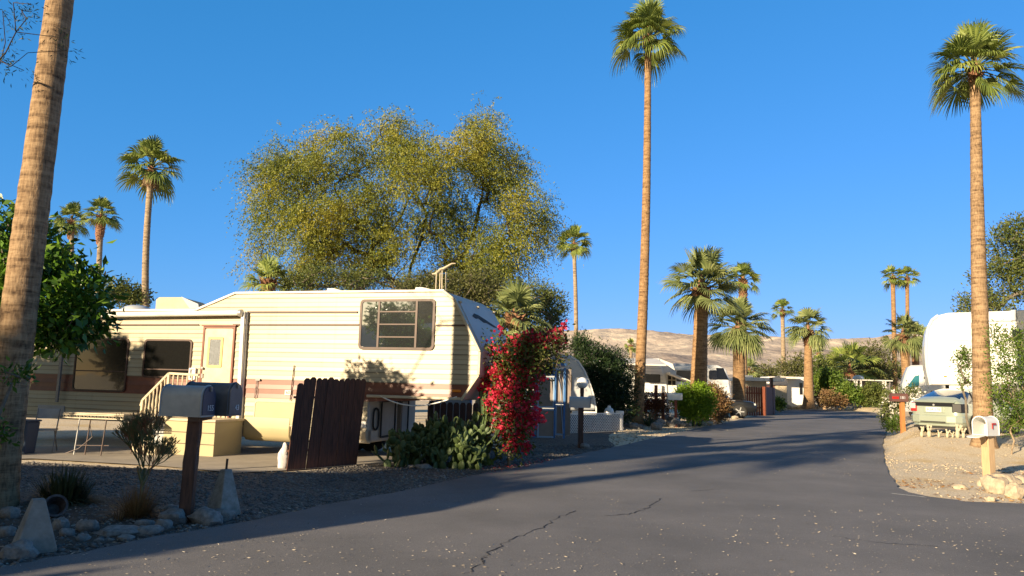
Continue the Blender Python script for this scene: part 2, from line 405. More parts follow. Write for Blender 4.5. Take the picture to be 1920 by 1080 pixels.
# ---------------------------------------------------------------- foliage
def nrm(a): return a / np.maximum(np.linalg.norm(a, axis=-1, keepdims=True), 1e-9)
def leaf_quads(P, Dr, L, Wd, rs, fold=.25):
    """diamond leaves at P growing along Dr"""
    n = len(P); Dr = nrm(Dr); r = nrm(rs.normal(size=(n, 3))); x = nrm(np.cross(Dr, r)); nn = np.cross(Dr, x)
    L = np.broadcast_to(L, n)[:, None]; Wd = np.broadcast_to(Wd, n)[:, None]
    mid = P + Dr*L*.5
    V = np.stack([P, mid + x*Wd*.5 + nn*Wd*fold, P + Dr*L, mid - x*Wd*.5 + nn*Wd*fold], 1).reshape(-1, 3)
    return V, np.arange(4*n).reshape(-1, 4)
def leaves(name, P, Dr, L, Wd, m, parent, seed=1, fold=.25):
    rs = np.random.RandomState(seed); V, Fq = leaf_quads(P, Dr, L, Wd, rs, fold); return npmesh(name, V, Fq, m, parent)
def blobpts(blobs, n, rs, shell=.55):
    """points in a set of ellipsoids, denser near their skins, clumped"""
    vol = np.array([b[1][0]*b[1][1]*b[1][2] for b in blobs])**.75; idx = rs.choice(len(blobs), n, p=vol/vol.sum())
    d = nrm(rs.normal(size=(n, 3))); r = shell + (1-shell)*rs.rand(n)**.6
    r *= .86 + .2*np.sin(d[:, 0]*5+idx)*np.sin(d[:, 1]*6+idx*2)*np.sin(d[:, 2]*5+1)
    c = np.array([b[0] for b in blobs])[idx]; R_ = np.array([b[1] for b in blobs])[idx]
    return c + d*r[:, None]*R_, d
def clump_leaves(name, blobs, nclump, per, csize, L, Wd, m, parent, seed, droop=0.0, shell=.5, outward=.8):
    rs = np.random.RandomState(seed); c, d = blobpts(blobs, nclump, rs, shell)
    P = np.repeat(c, per, 0) + rs.normal(size=(nclump*per, 3))*csize
    D = np.repeat(d, per, 0)*outward + rs.normal(size=(nclump*per, 3))*.7 + np.array([0, 0, .25-droop])
    Ls = L*(.6+.8*rs.rand(len(P))); P[:, 2] = np.maximum(P[:, 2], .03)
    return leaves(name, P, D, Ls, Wd*Ls/L, m, parent, seed+5), c
def branches(name, base, targets, m, parent, seed=0, rtip=.012, power=.42, fork=None, path=None, sag=.12, nseg=3, maxr=.5, first=None):
    rr = random.Random(seed); nodes = [Vector(base)]; par = [-1]; w = [0]
    for p in (path or ([fork] if fork else [])): nodes.append(Vector(p)); par.append(len(nodes)-2); w.append(0)
    for chain in (first or []):      # extra hand laid limbs: (start index, [points])
        prev = chain[0]
        for p in chain[1]: nodes.append(Vector(p)); par.append(prev); prev = len(nodes)-1; w.append(0)
    root = nodes[-1 if not first else (len(path or [0]) if path else 1)]
    tg = sorted([Vector(t) for t in targets], key=lambda t: (t-root).length)
    start = 1 if len(nodes) > 1 else 0; ends = []
    for t in tg:
        dt = (t-root).length; best = None; bd = 1e9
        for i in range(start, len(nodes)):
            nd = nodes[i]; d = (t-nd).length + max(0, (nd-root).length-dt)*2 + max(0, nd.z-t.z)*.6
            if d < bd: bd = d; best = i
        prev = best; a = nodes[best]; k = nseg if bd > .5 else 1
        for j in range(1, k+1):
            f = j/k; p = a.lerp(t, f)
            if j < k: p += Vector((rr.gauss(0,1), rr.gauss(0,1), rr.gauss(0,.6)+.8))*bd*sag*.6
            nodes.append(p); par.append(prev); prev = len(nodes)-1; w.append(0)
        ends.append(prev)
    for e in ends:
        i = e
        while i >= 0: w[i] += 1; i = par[i]
    mb = MB(); rad = [min(maxr, rtip*max(1, q)**power) for q in w]
    for i in range(1, len(nodes)):
        if w[i] == 0: continue
        n = 10 if rad[i] > .08 else (6 if rad[i] > .03 else 4)
        a, b = nodes[par[i]], nodes[i]
        if (a-b).length < 1e-4: continue
        mb.tube([a, a.lerp(b, .5), b], [min(rad[par[i]], rad[i]*1.3), (min(rad[par[i]], rad[i]*1.3)+rad[i])/2, rad[i]], n, cap=False)
    me = bpy.data.meshes.new(name); me.from_pydata(mb.v, [], mb.f); me.materials.append(M[m]); me.shade_smooth()
    o = bpy.data.objects.new(name, me); C.objects.link(o); o.parent = parent
    return o
def fan_fronds(rs, n, s, petiole, top=80, bottom=-45, nseg=26, origin_r=.15, spread=1.75, stiff=.5, width=1.0, rise=.5):
    """fan palm leaves; returns verts, faces (blades) and petiole tubes"""
    V = []; Fq = []; pets = MB()
    for i in range(n):
        f = i/(n-1) if n > 1 else 0
        el = R(top + (bottom-top)*f**.85) + rs.normal()*.17; az = i*2.39996 + rs.normal()*.3
        if f < .12: el = R(top) - rs.rand()*.2
        h = np.array([math.cos(az), math.sin(az), 0.]); up = np.array([0, 0, 1.])
        d = h*math.cos(el) + up*math.sin(el); L1 = petiole*s*(.7+.55*rs.rand()); Rr = s*(.80+.34*rs.rand())
        bend = .10 + .25*f
        o0 = h*origin_r*(.4+.6*f) + up*(rise*s*(1-f)); o1 = o0 + d*L1 - up*bend*L1*.4
        om = (o0+o1)/2 + up*.06*L1
        pets.tube([o0, om, o1], [.028*s, .02*s, .014*s], 4, cap=False)
        d2 = nrm(d - up*bend*.9); side = np.cross(d2, up); side = nrm(side) if np.linalg.norm(side) > .05 else np.array([-h[1], h[0], 0])
        nb = np.cross(side, d2); sp = spread*(.8+.3*rs.rand()); cup = .35 + .2*rs.rand()
        droop = (1-stiff)*(.55+.65*rs.rand())*(.6+.7*f)
        tw = rs.normal()*.3; side, nb = side*math.cos(tw)+nb*math.sin(tw), nb*math.cos(tw)-side*math.sin(tw)
        half = Rr*.46*math.sin(sp/nseg)*width
        for k in range(nseg):
            a = -sp + 2*sp*(k+.5)/nseg + rs.normal()*.015; ln = Rr*(1-.35*(abs(a)/sp)**2)*(.92+.16*rs.rand())
            dr = d2*math.cos(a) + side*math.sin(a) + nb*cup*abs(math.sin(a))*.5; dr = nrm(dr)
            wv = nrm(np.cross(nb, dr)); rows = []
            for r_, w_ in ((.03, .12), (.5, 1.0), (.74, .62), (.9, .34), (1.0, .05)):
                t = max(0., r_-.35)/.65
                p = o1 + dr*ln*r_*(1-.22*droop*t*t) - up*droop*ln*.62*t*t
                zig = nb*half*.35*(1 if k % 2 else -1)*(r_ < .8)
                rows.append((p - wv*half*w_ + zig, p + wv*half*w_ - zig*.3))
            b = len(V)
            for q in rows: V += [q[0], q[1]]
            for j in range(4): Fq.append((b+2*j, b+2*j+1, b+2*j+3, b+2*j+2))
    return V, Fq, pets
def palm(loc, h, r0, r1, cs, label, tm='trunk_tan', lm='palm_green', n=34, lean=(0,0), boots=0.8, bootr=1.9, group=None, seed=1,
         petiole=.7, top=88, bottom=-40, skirt=0, flare=1.35, nseg=24, stiff=.4, curve=0.0, bulge=0.0, spread=1.75, hang=0, width=1.1, rise=.5):
    rs = np.random.RandomState(seed); rr = random.Random(seed)
    t = thing('fan_palm', label, 'palm tree', loc, 0, group)
    K = max(24, int(h*9)); pts = []; rad = []
    for i in range(K+1):
        f = i/K; cv = math.sin(f*math.pi)*curve
        pts.append(Vector((lean[0]*f + cv, lean[1]*f, h*f)))
        r = r0 + (r1-r0)*min(1, f*1.15); r *= (1.014 if i % 2 else .988);  r *= 1 + (flare-1)*math.exp(-f*h/.35) + bulge*math.sin(f*9)*.1
        rad.append(r*(1+rr.uniform(-.022, .022)))
    mb = MB(); mb.tube(pts, rad, 20); mb.build('trunk', tm, t, smooth=75)
    topp = pts[-1]
    V, Fq, pets = fan_fronds(rs, n, cs, petiole, top, bottom, nseg, r1*.8, spread, stiff, width, rise)
    if hang:   # a few low hanging fronds
        V2, F2, p2 = fan_fronds(rs, hang, cs*.9, petiole*.8, -50, -75, nseg, r1, spread*.7, .3)
        b = len(V); V += V2; Fq += [tuple(i+b for i in f) for f in F2]; pets.add(p2.v, p2.f)
    c = npmesh('crown', V, Fq, lm, t); c.location = topp
    p = pets.build('leaf_stalk', 'stem_green', t); p.location = topp
    if boots > 0:
        b = MB(); nb = int(26 + boots*50)
        for i in range(nb):
            z = -boots + (boots+.15)*i/nb; a = i*2.39996; f = (z+boots)/(boots+.15)
            rb = r1*1.02*(1+(bootr-1)*math.sin(min(1, f*1.25)*math.pi*.62)*.55)
            d = Vector((math.cos(a), math.sin(a), 0)); s0 = Vector((-d.y, d.x, 0)); o = d*rb*.75 + Vector((0, 0, z))
            tip = d*(rb*1.0+r1*.5*rr.random()+.03) + Vector((0, 0, z+.10+.16*rr.random())); w = r1*.34
            b.add([o-s0*w, o+s0*w, tip+s0*w*.35, tip-s0*w*.35, o-s0*w-d*.03+Vector((0,0,.09)), o+s0*w-d*.03+Vector((0,0,.09))],
                  [(0,1,2,3), (3,2,5,4), (0,3,4), (1,5,2)])
        k = MB(); k.lathe([(r1*.9, 0), (r1*.55, .45*cs), (.02, .75*cs)], n=10); k.lathe([(r1*.95, -boots), (r1*1.15*bootr*.62, -boots*.6), (r1*1.2*bootr*.62, -boots*.2), (r1*.9, .15)], n=14); b.add(k.v, k.f)
        o = b.build('leaf_bases', 'boot', t); o.location = topp
    if skirt:
        P = []; D = []
        for i in range(skirt):
            a = rs.rand()*6.28; z = -rs.rand()*cs*.5; P.append((math.cos(a)*r1*1.3, math.sin(a)*r1*1.3, z)); D.append((math.cos(a)*.35, math.sin(a)*.35, -1+rs.rand()*.3))
        o = leaves('dry_skirt', np.array(P), np.array(D), cs*.6, cs*.045, 'thatch', t, seed); o.location = topp
    return t
def shrub(name, label, loc, blobs, m, nclump=220, per=26, csize=.10, L=.09, Wd=.035, seed=1, cat='shrub', group=None, stems=9, bark='bark_grey', droop=0., shell=.45, stem_r=.008, outward=.8, flowers=None):
    t = thing(name, label, cat, loc, 0, group)
    o, c = clump_leaves('foliage', blobs, nclump, per, csize, L, Wd, m, t, seed, droop, shell, outward)
    rr = random.Random(seed); tg = [c[rr.randrange(len(c))] for _ in range(stems*5)]
    branches('stems', (0, 0, -.05), tg, bark, t, seed, rtip=stem_r, fork=(0.02, 0, .12), maxr=.08)
    if flowers:
        rs = np.random.RandomState(seed+9); fc, fd = blobpts([(b[0], tuple(q*1.04 for q in b[1])) for b in blobs], flowers[1], rs, .9)
        P = np.repeat(fc, 6, 0) + rs.normal(size=(flowers[1]*6, 3))*flowers[2]*.5
        leaves('flowers', P, np.repeat(fd, 6, 0)+rs.normal(size=(len(P), 3)), flowers[2], flowers[2]*.7, flowers[0], t, seed+3)
    return t
# ================================================================ SETTING
def sstep(x, a, b):
    t = np.clip((x-a)/(b-a), 0, 1); return t*t*(3-2*t)
RIGHT_EDGE = [G(*p) for p in [(1662,905+10),(1657,868),(1652,840),(1662,812),(1660,792),(1655,775)]]
def hgt(x, y):
    """the lots on the right lie a little higher than the road"""
    ex = np.interp(y, [p.y for p in RIGHT_EDGE], [p.x for p in RIGHT_EDGE])
    return .42*sstep(x-ex, .1, 1.3)*sstep(y, 18, 25)
def hz_(x, y): return float(hgt(np.array(x), np.array(y)))
def axis(lo, a, b, hi, step, k=1.16):
    v = list(np.arange(a, b+1e-6, step)); s = step
    while v[-1] < hi: s *= k; v.append(min(hi, v[-1]+s))
    s = step; w = []
    x = a
    while x > lo: s *= k; x = max(lo, x-s); w.append(x)
    return np.array(w[::-1]+v)
gx, gy = axis(-6000, -14, 34, 8000, .4), axis(-4000, 2, 46, 9000, .4)
GX, GY = np.meshgrid(gx, gy)
rs0 = np.random.RandomState(3)
GZ = hgt(GX, GY) + (rs0.rand(*GX.shape)-.5)*.012*(np.abs(GX) < 60)
def gridmesh(name, X, Y, Zz, m, smooth=True):
    ny, nx = X.shape; V = np.stack([X, Y, Zz], -1).reshape(-1, 3); i = np.arange(ny*nx).reshape(ny, nx)
    Fq = np.stack([i[:-1,:-1], i[:-1,1:], i[1:,1:], i[1:,:-1]], -1).reshape(-1, 4); return npmesh(name, V, Fq, m, None, smooth)
# desert gravel: pale tan stones, patches of straw litter
def ground_mat(name, c1, c2, c3, straw=None, vs=46, bumpd=.02):
    m, n, l, b = nt(name); b.inputs['Roughness'].default_value = .95; b.inputs['Specular IOR Level'].default_value = .15
    tc = n.new('ShaderNodeTexCoord')
    vo = n.new('ShaderNodeTexVoronoi'); vo.inputs['Scale'].default_value = vs; l.new(tc.outputs['Object'], vo.inputs['Vector'])
    nz = n.new('ShaderNodeTexNoise'); nz.inputs['Scale'].default_value = .5; nz.inputs['Detail'].default_value = 8; nz.inputs['Roughness'].default_value = .7
    l.new(tc.outputs['Object'], nz.inputs['Vector'])
    sp = n.new('ShaderNodeSeparateColor'); l.new(vo.outputs['Color'], sp.inputs[0])
    cr = n.new('ShaderNodeValToRGB'); e = cr.color_ramp.elements; e.new(.5)
    for i, c in enumerate((c1, c2, c3)): e[i].position = (.05, .5, .95)[i]; e[i].color = (*c, 1)
    l.new(sp.outputs[0], cr.inputs['Fac'])
    out = cr.outputs['Color']
    if straw:
        c2r = n.new('ShaderNodeValToRGB'); c2r.color_ramp.elements[0].position = .5; c2r.color_ramp.elements[1].position = .68
        l.new(nz.outputs['Fac'], c2r.inputs['Fac'])
        mx = n.new('ShaderNodeMix'); mx.data_type = 'RGBA'; mx.inputs['B'].default_value = (*straw, 1) if False else (0,0,0,1)
        mx.inputs[7].default_value = (*straw, 1); l.new(c2r.outputs['Color'], mx.inputs['Factor']); l.new(out, mx.inputs[6]); out = mx.outputs[2]
    l.new(out, b.inputs['Base Color'])
    bp = n.new('ShaderNodeBump'); bp.inputs['Strength'].default_value = 1; bp.inputs['Distance'].default_value = bumpd
    iv = n.new('ShaderNodeMath'); iv.operation = 'SUBTRACT'; iv.inputs[0].default_value = 1; l.new(vo.outputs['Distance'], iv.inputs[1])
    l.new(iv.outputs[0], bp.inputs['Height']); l.new(bp.outputs['Normal'], b.inputs['Normal'])
    M[name] = m
ground_mat('desert_ground', (.50,.41,.29), (.62,.52,.38), (.74,.64,.49), straw=(.54,.39,.19), bumpd=.003)
ground_mat('grey_gravel', (.065,.06,.056), (.13,.12,.11), (.22,.20,.185), vs=42, bumpd=.012)
struct(gridmesh('ground', GX, GY, GZ, 'desert_ground'))

def flat(name, pts, z, m, sub=None):
    mb = MB(); mb.add([(p[0], p[1], z) for p in pts], [tuple(range(len(pts)))])
    o = mb.build(name, m); return struct(o)
def smoothline(P, k=6):
    """Catmull-Rom through the points, with a slightly ragged edge"""
    out = []; rr = random.Random(4)
    for i in range(len(P)-1):
        a, b, c, d = P[max(i-1,0)], P[i], P[i+1], P[min(i+2,len(P)-1)]
        for j in range(k):
            t = j/k; q = [.5*(2*b[n]+(c[n]-a[n])*t+(2*a[n]-5*b[n]+4*c[n]-d[n])*t*t+(3*b[n]-a[n]-3*c[n]+d[n])*t**3) for n in (0,1)]
            out.append(Vector((q[0]+rr.gauss(0,.018), q[1]+rr.gauss(0,.018))))
    return out + [Vector(P[-1][:2])]
Lp = [(-6.4,-6),(-6.0,0.5),(-5.2,3.6)] + [tuple(G(*p)[:2]) for p in [(0,1070),(150,1043),(290,1012),(420,990),(600,953),(750,925),(870,898),(1000,873),(1100,851),(1200,829),(1300,806),(1380,789),(1440,774),(1452,768)]]
Rp = [tuple(G(*p)[:2]) for p in [(1654,768),(1660,790),(1664,806),(1655,828),(1657,846),(1660,868),(1668,893),(1686,916),(1725,931),(1800,941),(1920,948)]] + [(16,11.4),(40,11.6)]
road = smoothline(Lp) + smoothline(Rp) + [Vector((40,-25)), Vector((-6.4,-25))]
# asphalt: dark sealcoat, faint wheel polish, hairline cracks
m, n, l, b = nt('asphalt'); M['asphalt'] = m
tc = n.new('ShaderNodeTexCoord')
nz = n.new('ShaderNodeTexNoise'); nz.inputs['Scale'].default_value = .45; nz.inputs['Detail'].default_value = 7; nz.inputs['Roughness'].default_value = .62; l.new(tc.outputs['Object'], nz.inputs['Vector'])
cr = n.new('ShaderNodeValToRGB'); cr.color_ramp.elements[0].position = .3; cr.color_ramp.elements[1].position = .72
cr.color_ramp.elements[0].color = (.116,.114,.116,1); cr.color_ramp.elements[1].color = (.195,.187,.190,1); l.new(nz.outputs['Fac'], cr.inputs['Fac'])
vo = n.new('ShaderNodeTexVoronoi'); vo.feature = 'DISTANCE_TO_EDGE'; vo.inputs['Scale'].default_value = .16
nw = n.new('ShaderNodeTexNoise'); nw.inputs['Scale'].default_value = 1.2; nw.inputs['Detail'].default_value = 5; l.new(tc.outputs['Object'], nw.inputs['Vector'])
mxv = n.new('ShaderNodeMix'); mxv.data_type = 'VECTOR'; mxv.inputs[0].default_value = .35; l.new(tc.outputs['Object'], mxv.inputs[4]); l.new(nw.outputs['Color'], mxv.inputs[5])
l.new(mxv.outputs[1], vo.inputs['Vector'])
ck = n.new('ShaderNodeMath'); ck.operation = 'LESS_THAN'; ck.inputs[1].default_value = 0.0; l.new(vo.outputs['Distance'], ck.inputs[0])
brk = n.new('ShaderNodeMath'); brk.operation = 'GREATER_THAN'; brk.inputs[1].default_value = .52; l.new(nz.outputs['Fac'], brk.inputs[0])
ckm = n.new('ShaderNodeMath'); ckm.operation = 'MULTIPLY'; l.new(ck.outputs[0], ckm.inputs[0]); l.new(brk.outputs[0], ckm.inputs[1])
mx = n.new('ShaderNodeMix'); mx.data_type = 'RGBA'; mx.inputs[7].default_value = (.016,.015,.015,1); l.new(ckm.outputs[0], mx.inputs[0]); l.new(cr.outputs['Color'], mx.inputs[6])
fn = n.new('ShaderNodeTexNoise'); fn.inputs['Scale'].default_value = 150; fn.inputs['Detail'].default_value = 2; l.new(tc.outputs['Object'], fn.inputs['Vector'])
m2 = n.new('ShaderNodeMix'); m2.data_type = 'RGBA'; m2.blend_type = 'OVERLAY'; m2.inputs[0].default_value = .7; l.new(mx.outputs[2], m2.inputs[6]); l.new(fn.outputs['Fac'], m2.inputs[7])
l.new(m2.outputs[2], b.inputs['Base Color']); b.inputs['Roughness'].default_value = .82; b.inputs['Specular IOR Level'].default_value = .3
bp = n.new('ShaderNodeBump'); bp.inputs['Strength'].default_value = .5; bp.inputs['Distance'].default_value = .006; l.new(fn.outputs['Fac'], bp.inputs['Height']); l.new(bp.outputs['Normal'], b.inputs['Normal'])
flat('road', road, .03, 'asphalt')
bedp = [G(*p) for p in [(-120,1110),(0,1062),(100,1040),(200,1022),(300,1006),(345,990),(330,962),(240,938),(140,925),(0,925),(-200,930)]]
flat('planting_soil', [(p.x, p.y) for p in bedp], .019, 'soil')
# grey gravel drive and planting bed on the left, concrete pad at the trailer
drive = [G(*p) for p in [(-60,1100),(40,1066),(290,1015),(420,993),(600,956),(750,929),(870,903),(1000,878),(1090,858),(1150,841),(1140,824),(1150,812),(1168,806),(1168,799),(1000,798),(990,806),(900,850),(690,872),(560,885),(430,888),(300,882),(60,868),(-200,868)]] + [Vector((-30,12,0)), Vector((-30,5,0))]  # right end by the lattice paints shade over pale ground
flat('gravel_drive_and_shade', smoothline([(p[0], p[1]) for p in drive], 4), .012, 'grey_gravel')
pad = [G(*p) for p in [(-120,866),(60,862),(300,876),(440,889),(540,884),(700,872),(800,862),(800,842),(-120,838)]]
flat('patio_slab', [(p.x, p.y) for p in pad], .024, 'concrete')
mat('line_paint', (.48,.47,.45), (.14,.13,.13), 12, .8, lo=.4, hi=.7)
for a, b_ in (((1590,836),(1662,839)), ((1672,929),(1735,936))):
    p, q = G(*a), G(*b_); w = Vector((0, .055, 0)); o = flat('road_marking', [(p-w), (q-w), (q+w), (p+w)], .034, 'line_paint')
# mountains: bare ridges beyond the town
def vnoise(x, y, seed):
    rs = np.random.RandomState(seed); T = rs.rand(256, 256); xi, yi = np.floor(x).astype(int), np.floor(y).astype(int); fx, fy = x-xi, y-yi
    fx, fy = fx*fx*(3-2*fx), fy*fy*(3-2*fy); g = lambda i, j: T[(xi+i) % 256, (yi+j) % 256]
    return (g(0,0)*(1-fx)+g(1,0)*fx)*(1-fy) + (g(0,1)*(1-fx)+g(1,1)*fx)*fy
def ridged(x, y, o, seed):
    s = 0; a = 1; t = 0
    for k in range(o):
        r = 1-np.abs(2*vnoise(x*2**k+17*k, y*2**k+31*k, seed+k)-1); s = s + a*r*r; t += a; a *= .52
    return s/t
mx_ = np.linspace(-3600, 4600, 520); my_ = np.linspace(800, 4600, 250); MX, MY = np.meshgrid(mx_, my_)
sky_px = np.array([-400,0,500,1060,1150,1240,1300,1400,1470,1560,1640,1680,1760,2000,2500]); sky_py = np.array([640,640,640,626,621,622,628,634,637,641,638,632,628,626,640])
def skyz(X, D): 
    px = 960 + X/D*F*1.01; y = np.interp(px, sky_px, sky_py); return ((724+(px-960)*.0262)-y+4)/F*D*1.02
top = skyz(MX, MY)
far = sstep(MY, 1500, 3500)*(1-.75*sstep(MY, 3600, 4600))
near = sstep(MY, 900, 1500)*(1-sstep(MY, 1700, 2400)*.35)
rg = ridged(MX/900, MY/900, 6, 5); r2 = ridged(MX/420+9, MY/420, 6, 25)
MZ = top*far*(.66+.62*rg) + near*(14+52*r2)*(1-far*.8) + sstep(MY, 800, 1500)*12
MZ = np.minimum(MZ, skyz(MX, MY)*(1.0+.02*(vnoise(MX/90, MY/90, 3)-.5)) ) - 3
m, n, l, b = nt('desert_hills'); M['desert_hills'] = m; b.inputs['Roughness'].default_value = 1; b.inputs['Specular IOR Level'].default_value = 0
tc = n.new('ShaderNodeTexCoord')
nz = n.new('ShaderNodeTexNoise'); nz.inputs['Scale'].default_value = .0035; nz.inputs['Detail'].default_value = 9; nz.inputs['Roughness'].default_value = .68; l.new(tc.outputs['Object'], nz.inputs['Vector'])
cr = n.new('ShaderNodeValToRGB'); e = cr.color_ramp.elements; e.new(.5)
for i, (p, c) in enumerate([(.36, (.31,.26,.235)), (.5, (.45,.385,.335)), (.62, (.61,.52,.42))]): e[i].position = p; e[i].color = (*c, 1)
l.new(nz.outputs['Fac'], cr.inputs['Fac'])
vo = n.new('ShaderNodeTexVoronoi'); vo.inputs['Scale'].default_value = .085; l.new(tc.outputs['Object'], vo.inputs['Vector'])
lt = n.new('ShaderNodeMath'); lt.operation = 'LESS_THAN'; lt.inputs[1].default_value = .30; l.new(vo.outputs['Distance'], lt.inputs[0])
sp = n.new('ShaderNodeSeparateXYZ'); l.new(tc.outputs['Object'], sp.inputs[0])
mr = n.new('ShaderNodeMapRange'); mr.inputs[1].default_value = 900; mr.inputs[2].default_value = 2600; mr.inputs[3].default_value = .75; mr.inputs[4].default_value = .15; l.new(sp.outputs[1], mr.inputs[0])
mm = n.new('ShaderNodeMath'); mm.operation = 'MULTIPLY'; l.new(lt.outputs[0], mm.inputs[0]); l.new(mr.outputs[0], mm.inputs[1])
mx = n.new('ShaderNodeMix'); mx.data_type = 'RGBA'; mx.inputs[7].default_value = (.13,.11,.06,1); l.new(mm.outputs[0], mx.inputs[0]); l.new(cr.outputs['Color'], mx.inputs[6]); l.new(mx.outputs[2], b.inputs['Base Color'])
bn = n.new('ShaderNodeTexNoise'); bn.inputs['Scale'].default_value = .02; bn.inputs['Detail'].default_value = 8; l.new(tc.outputs['Object'], bn.inputs['Vector'])
bp = n.new('ShaderNodeBump'); bp.inputs['Strength'].default_value = 1; bp.inputs['Distance'].default_value = 14; l.new(bn.outputs['Fac'], bp.inputs['Height']); l.new(bp.outputs['Normal'], b.inputs['Normal'])
struct(gridmesh('mountains', MX, MY, MZ, 'desert_hills'))

# scattered small stones and litter (nobody could count them)
def pebbles(name, pts, size, m, label, rs):
    base = nrm(np.array([(1,0,0),(-.2,1,0),(-1,-.1,0),(.1,-1,0),(0,0,.7),(0,0,-.5)])*1.0)*np.array([1,1,.6])
    tri = np.array([(0,1,4),(1,2,4),(2,3,4),(3,0,4),(1,0,5),(2,1,5),(3,2,5),(0,3,5)])
    n = len(pts); s = size*(.5+rs.rand(n)**2*1.2); a = rs.rand(n)*6.28; c, s_ = np.cos(a), np.sin(a)
    B = base[None]*(1+.25*rs.normal(size=(n, 6, 1)))*s[:, None, None]
    X = B[...,0]*c[:,None]*1.25-B[...,1]*s_[:,None]; Y = B[...,0]*s_[:,None]*1.25+B[...,1]*c[:,None]
    V = np.stack([X+pts[:,0:1], Y+pts[:,1:2], B[...,2]+pts[:,2:3]], -1)
    Fq = (tri[None]+np.arange(n)[:,None,None]*6).reshape(-1,3); return stuff(npmesh(name, V, Fq, m, None, nper=3), label, name.replace('_', ' '))
def inpoly(x, y, poly):
    c = np.zeros(len(x), bool); P = [(p[0], p[1]) for p in poly]; j = len(P)-1
    for i in range(len(P)):
        xi, yi = P[i]; xj, yj = P[j]
        k = ((yi > y) != (yj > y)) & (x < (xj-xi)*(y-yi)/(yj-yi+1e-12)+xi); c ^= k; j = i
    return c
rs = np.random.RandomState(11)
x = rs.uniform(-12, 4, 60000); y = 5+17*rs.rand(60000)**1.3; k = inpoly(x, y, drive) & ~inpoly(x, y, road) & ~inpoly(x, y, pad)
P = np.stack([x[k], y[k], np.full(k.sum(), .018)], 1); P = P[:15000]
pebbles('gravel', P, .022, 'pebble', 'loose grey gravel covering the drive beside the asphalt', rs)
x = rs.uniform(6, 26, 50000); y = 11+24*rs.rand(50000)**1.2; k = ~inpoly(x, y, road); x, y = x[k], y[k]
P = np.stack([x, y, hgt(x, y)+.008], 1)[:10000]; pebbles('pebble', P, .015, 'pebble_tan', 'tan pebbles strewn over the sunlit gravel lot', rs)
x = rs.uniform(-2, 16, 20000); y = rs.uniform(17, 50, 20000); k = ~inpoly(x, y, road) & ~inpoly(x, y, drive) & (x < 12)
P = np.stack([x[k], y[k], np.full(k.sum(), .01)], 1)[:6000]; pebbles('gravel_edge', P, .03, 'pebble_tan', 'tan gravel strip between the asphalt and the planting beds', rs)
def litter(name, n, fn, size, m, label, seed, z=.034, wf=.38):
    rs = np.random.RandomState(seed); x, y = fn(rs, n); P = np.stack([x, y, np.full(len(x), z+.004)], 1)
    D = np.stack([rs.normal(size=len(x)), rs.normal(size=len(x)), .12*rs.normal(size=len(x))], 1)
    L = size*(.5+1.1*rs.rand(len(x))**2); V, Fq = leaf_quads(P, D, L, L*wf, rs, .18)
    V[:, 2] = np.maximum(V[:, 2], z+.002); return stuff(npmesh(name, V, Fq, m), label, name.replace('_', ' '))
def on_road(rs, n):
    y = 4+34*rs.rand(n)**1.7; x = rs.uniform(-.9, 1, n)*y*.75+.4; d = vnoise(x*.45+50, y*.45+50, 8)+.5*vnoise(x*1.5+50, y*1.5+50, 9); k = inpoly(x, y, road) & (d > .55+.35*rs.rand(n)); return x[k], y[k]
litter('leaf_litter', 20000, on_road, .028, 'litter_leaf', 'dry leaf scraps littering the dark asphalt', 21, wf=.24)
for pts in ([(868,1085),(905,1062),(910,1048),(950,1022),(1000,1000),(1050,975),(1078,962)], [(1130,972),(1180,968),(1212,957),(1240,938)], [(1560,1010),(1640,1022),(1760,1030)], [(1290,925),(1350,921)]):
    rr = random.Random(len(pts)); P = smoothline([tuple(G(*p)[:2]) for p in pts], 9); V_, F_ = [], []
    for i, p in enumerate(P):
        d = (P[min(i+1, len(P)-1)]-P[max(i-1, 0)]).normalized(); w = Vector((-d.y, d.x))*rr.uniform(.002, .010)*(0 if i in (0, len(P)-1) else 1); j = Vector((rr.gauss(0, .008), rr.gauss(0, .008)))
        V_ += [(p.x+w.x+j.x, p.y+w.y+j.y, .034), (p.x-w.x+j.x, p.y-w.y+j.y, .034)]
    k_ = MB(); k_.add(V_, [(2*i, 2*i+1, 2*i+3, 2*i+2) for i in range(len(P)-1)]); struct(k_.build('road_crack', 'black_rubber'))
def bed(rs, n):
    x = rs.uniform(-6, -1.5, n); y = rs.uniform(6, 10, n); k = ~inpoly(x, y, road); return x[k], y[k]
litter('dead_leaves', 1500, bed, .05, 'litter_leaf', 'dead leaves lying between the edging stones', 22, .02)
def petals(rs, n):
    t = rs.rand(n); p, q = G(930, 884), G(1040, 862); x = p.x+(q.x-p.x)*t+rs.normal(size=n)*.18; y = p.y+(q.y-p.y)*t+rs.normal(size=n)*.35; return x, y
litter('fallen_petals', 420, petals, .035, 'petal', 'pink petals fallen along the road edge', 23, .03)
def straw(rs, n):
    x = rs.uniform(7, 16, n); y = rs.uniform(11, 17, n); k = ~inpoly(x, y, road) & (vnoise(x*.9+30, y*.9+30, 4) > .5); return x[k], y[k]
litter('straw', 6000, straw, .07, 'dry_grass', 'straw coloured dry grass bits on the right hand lot', 24, .012)

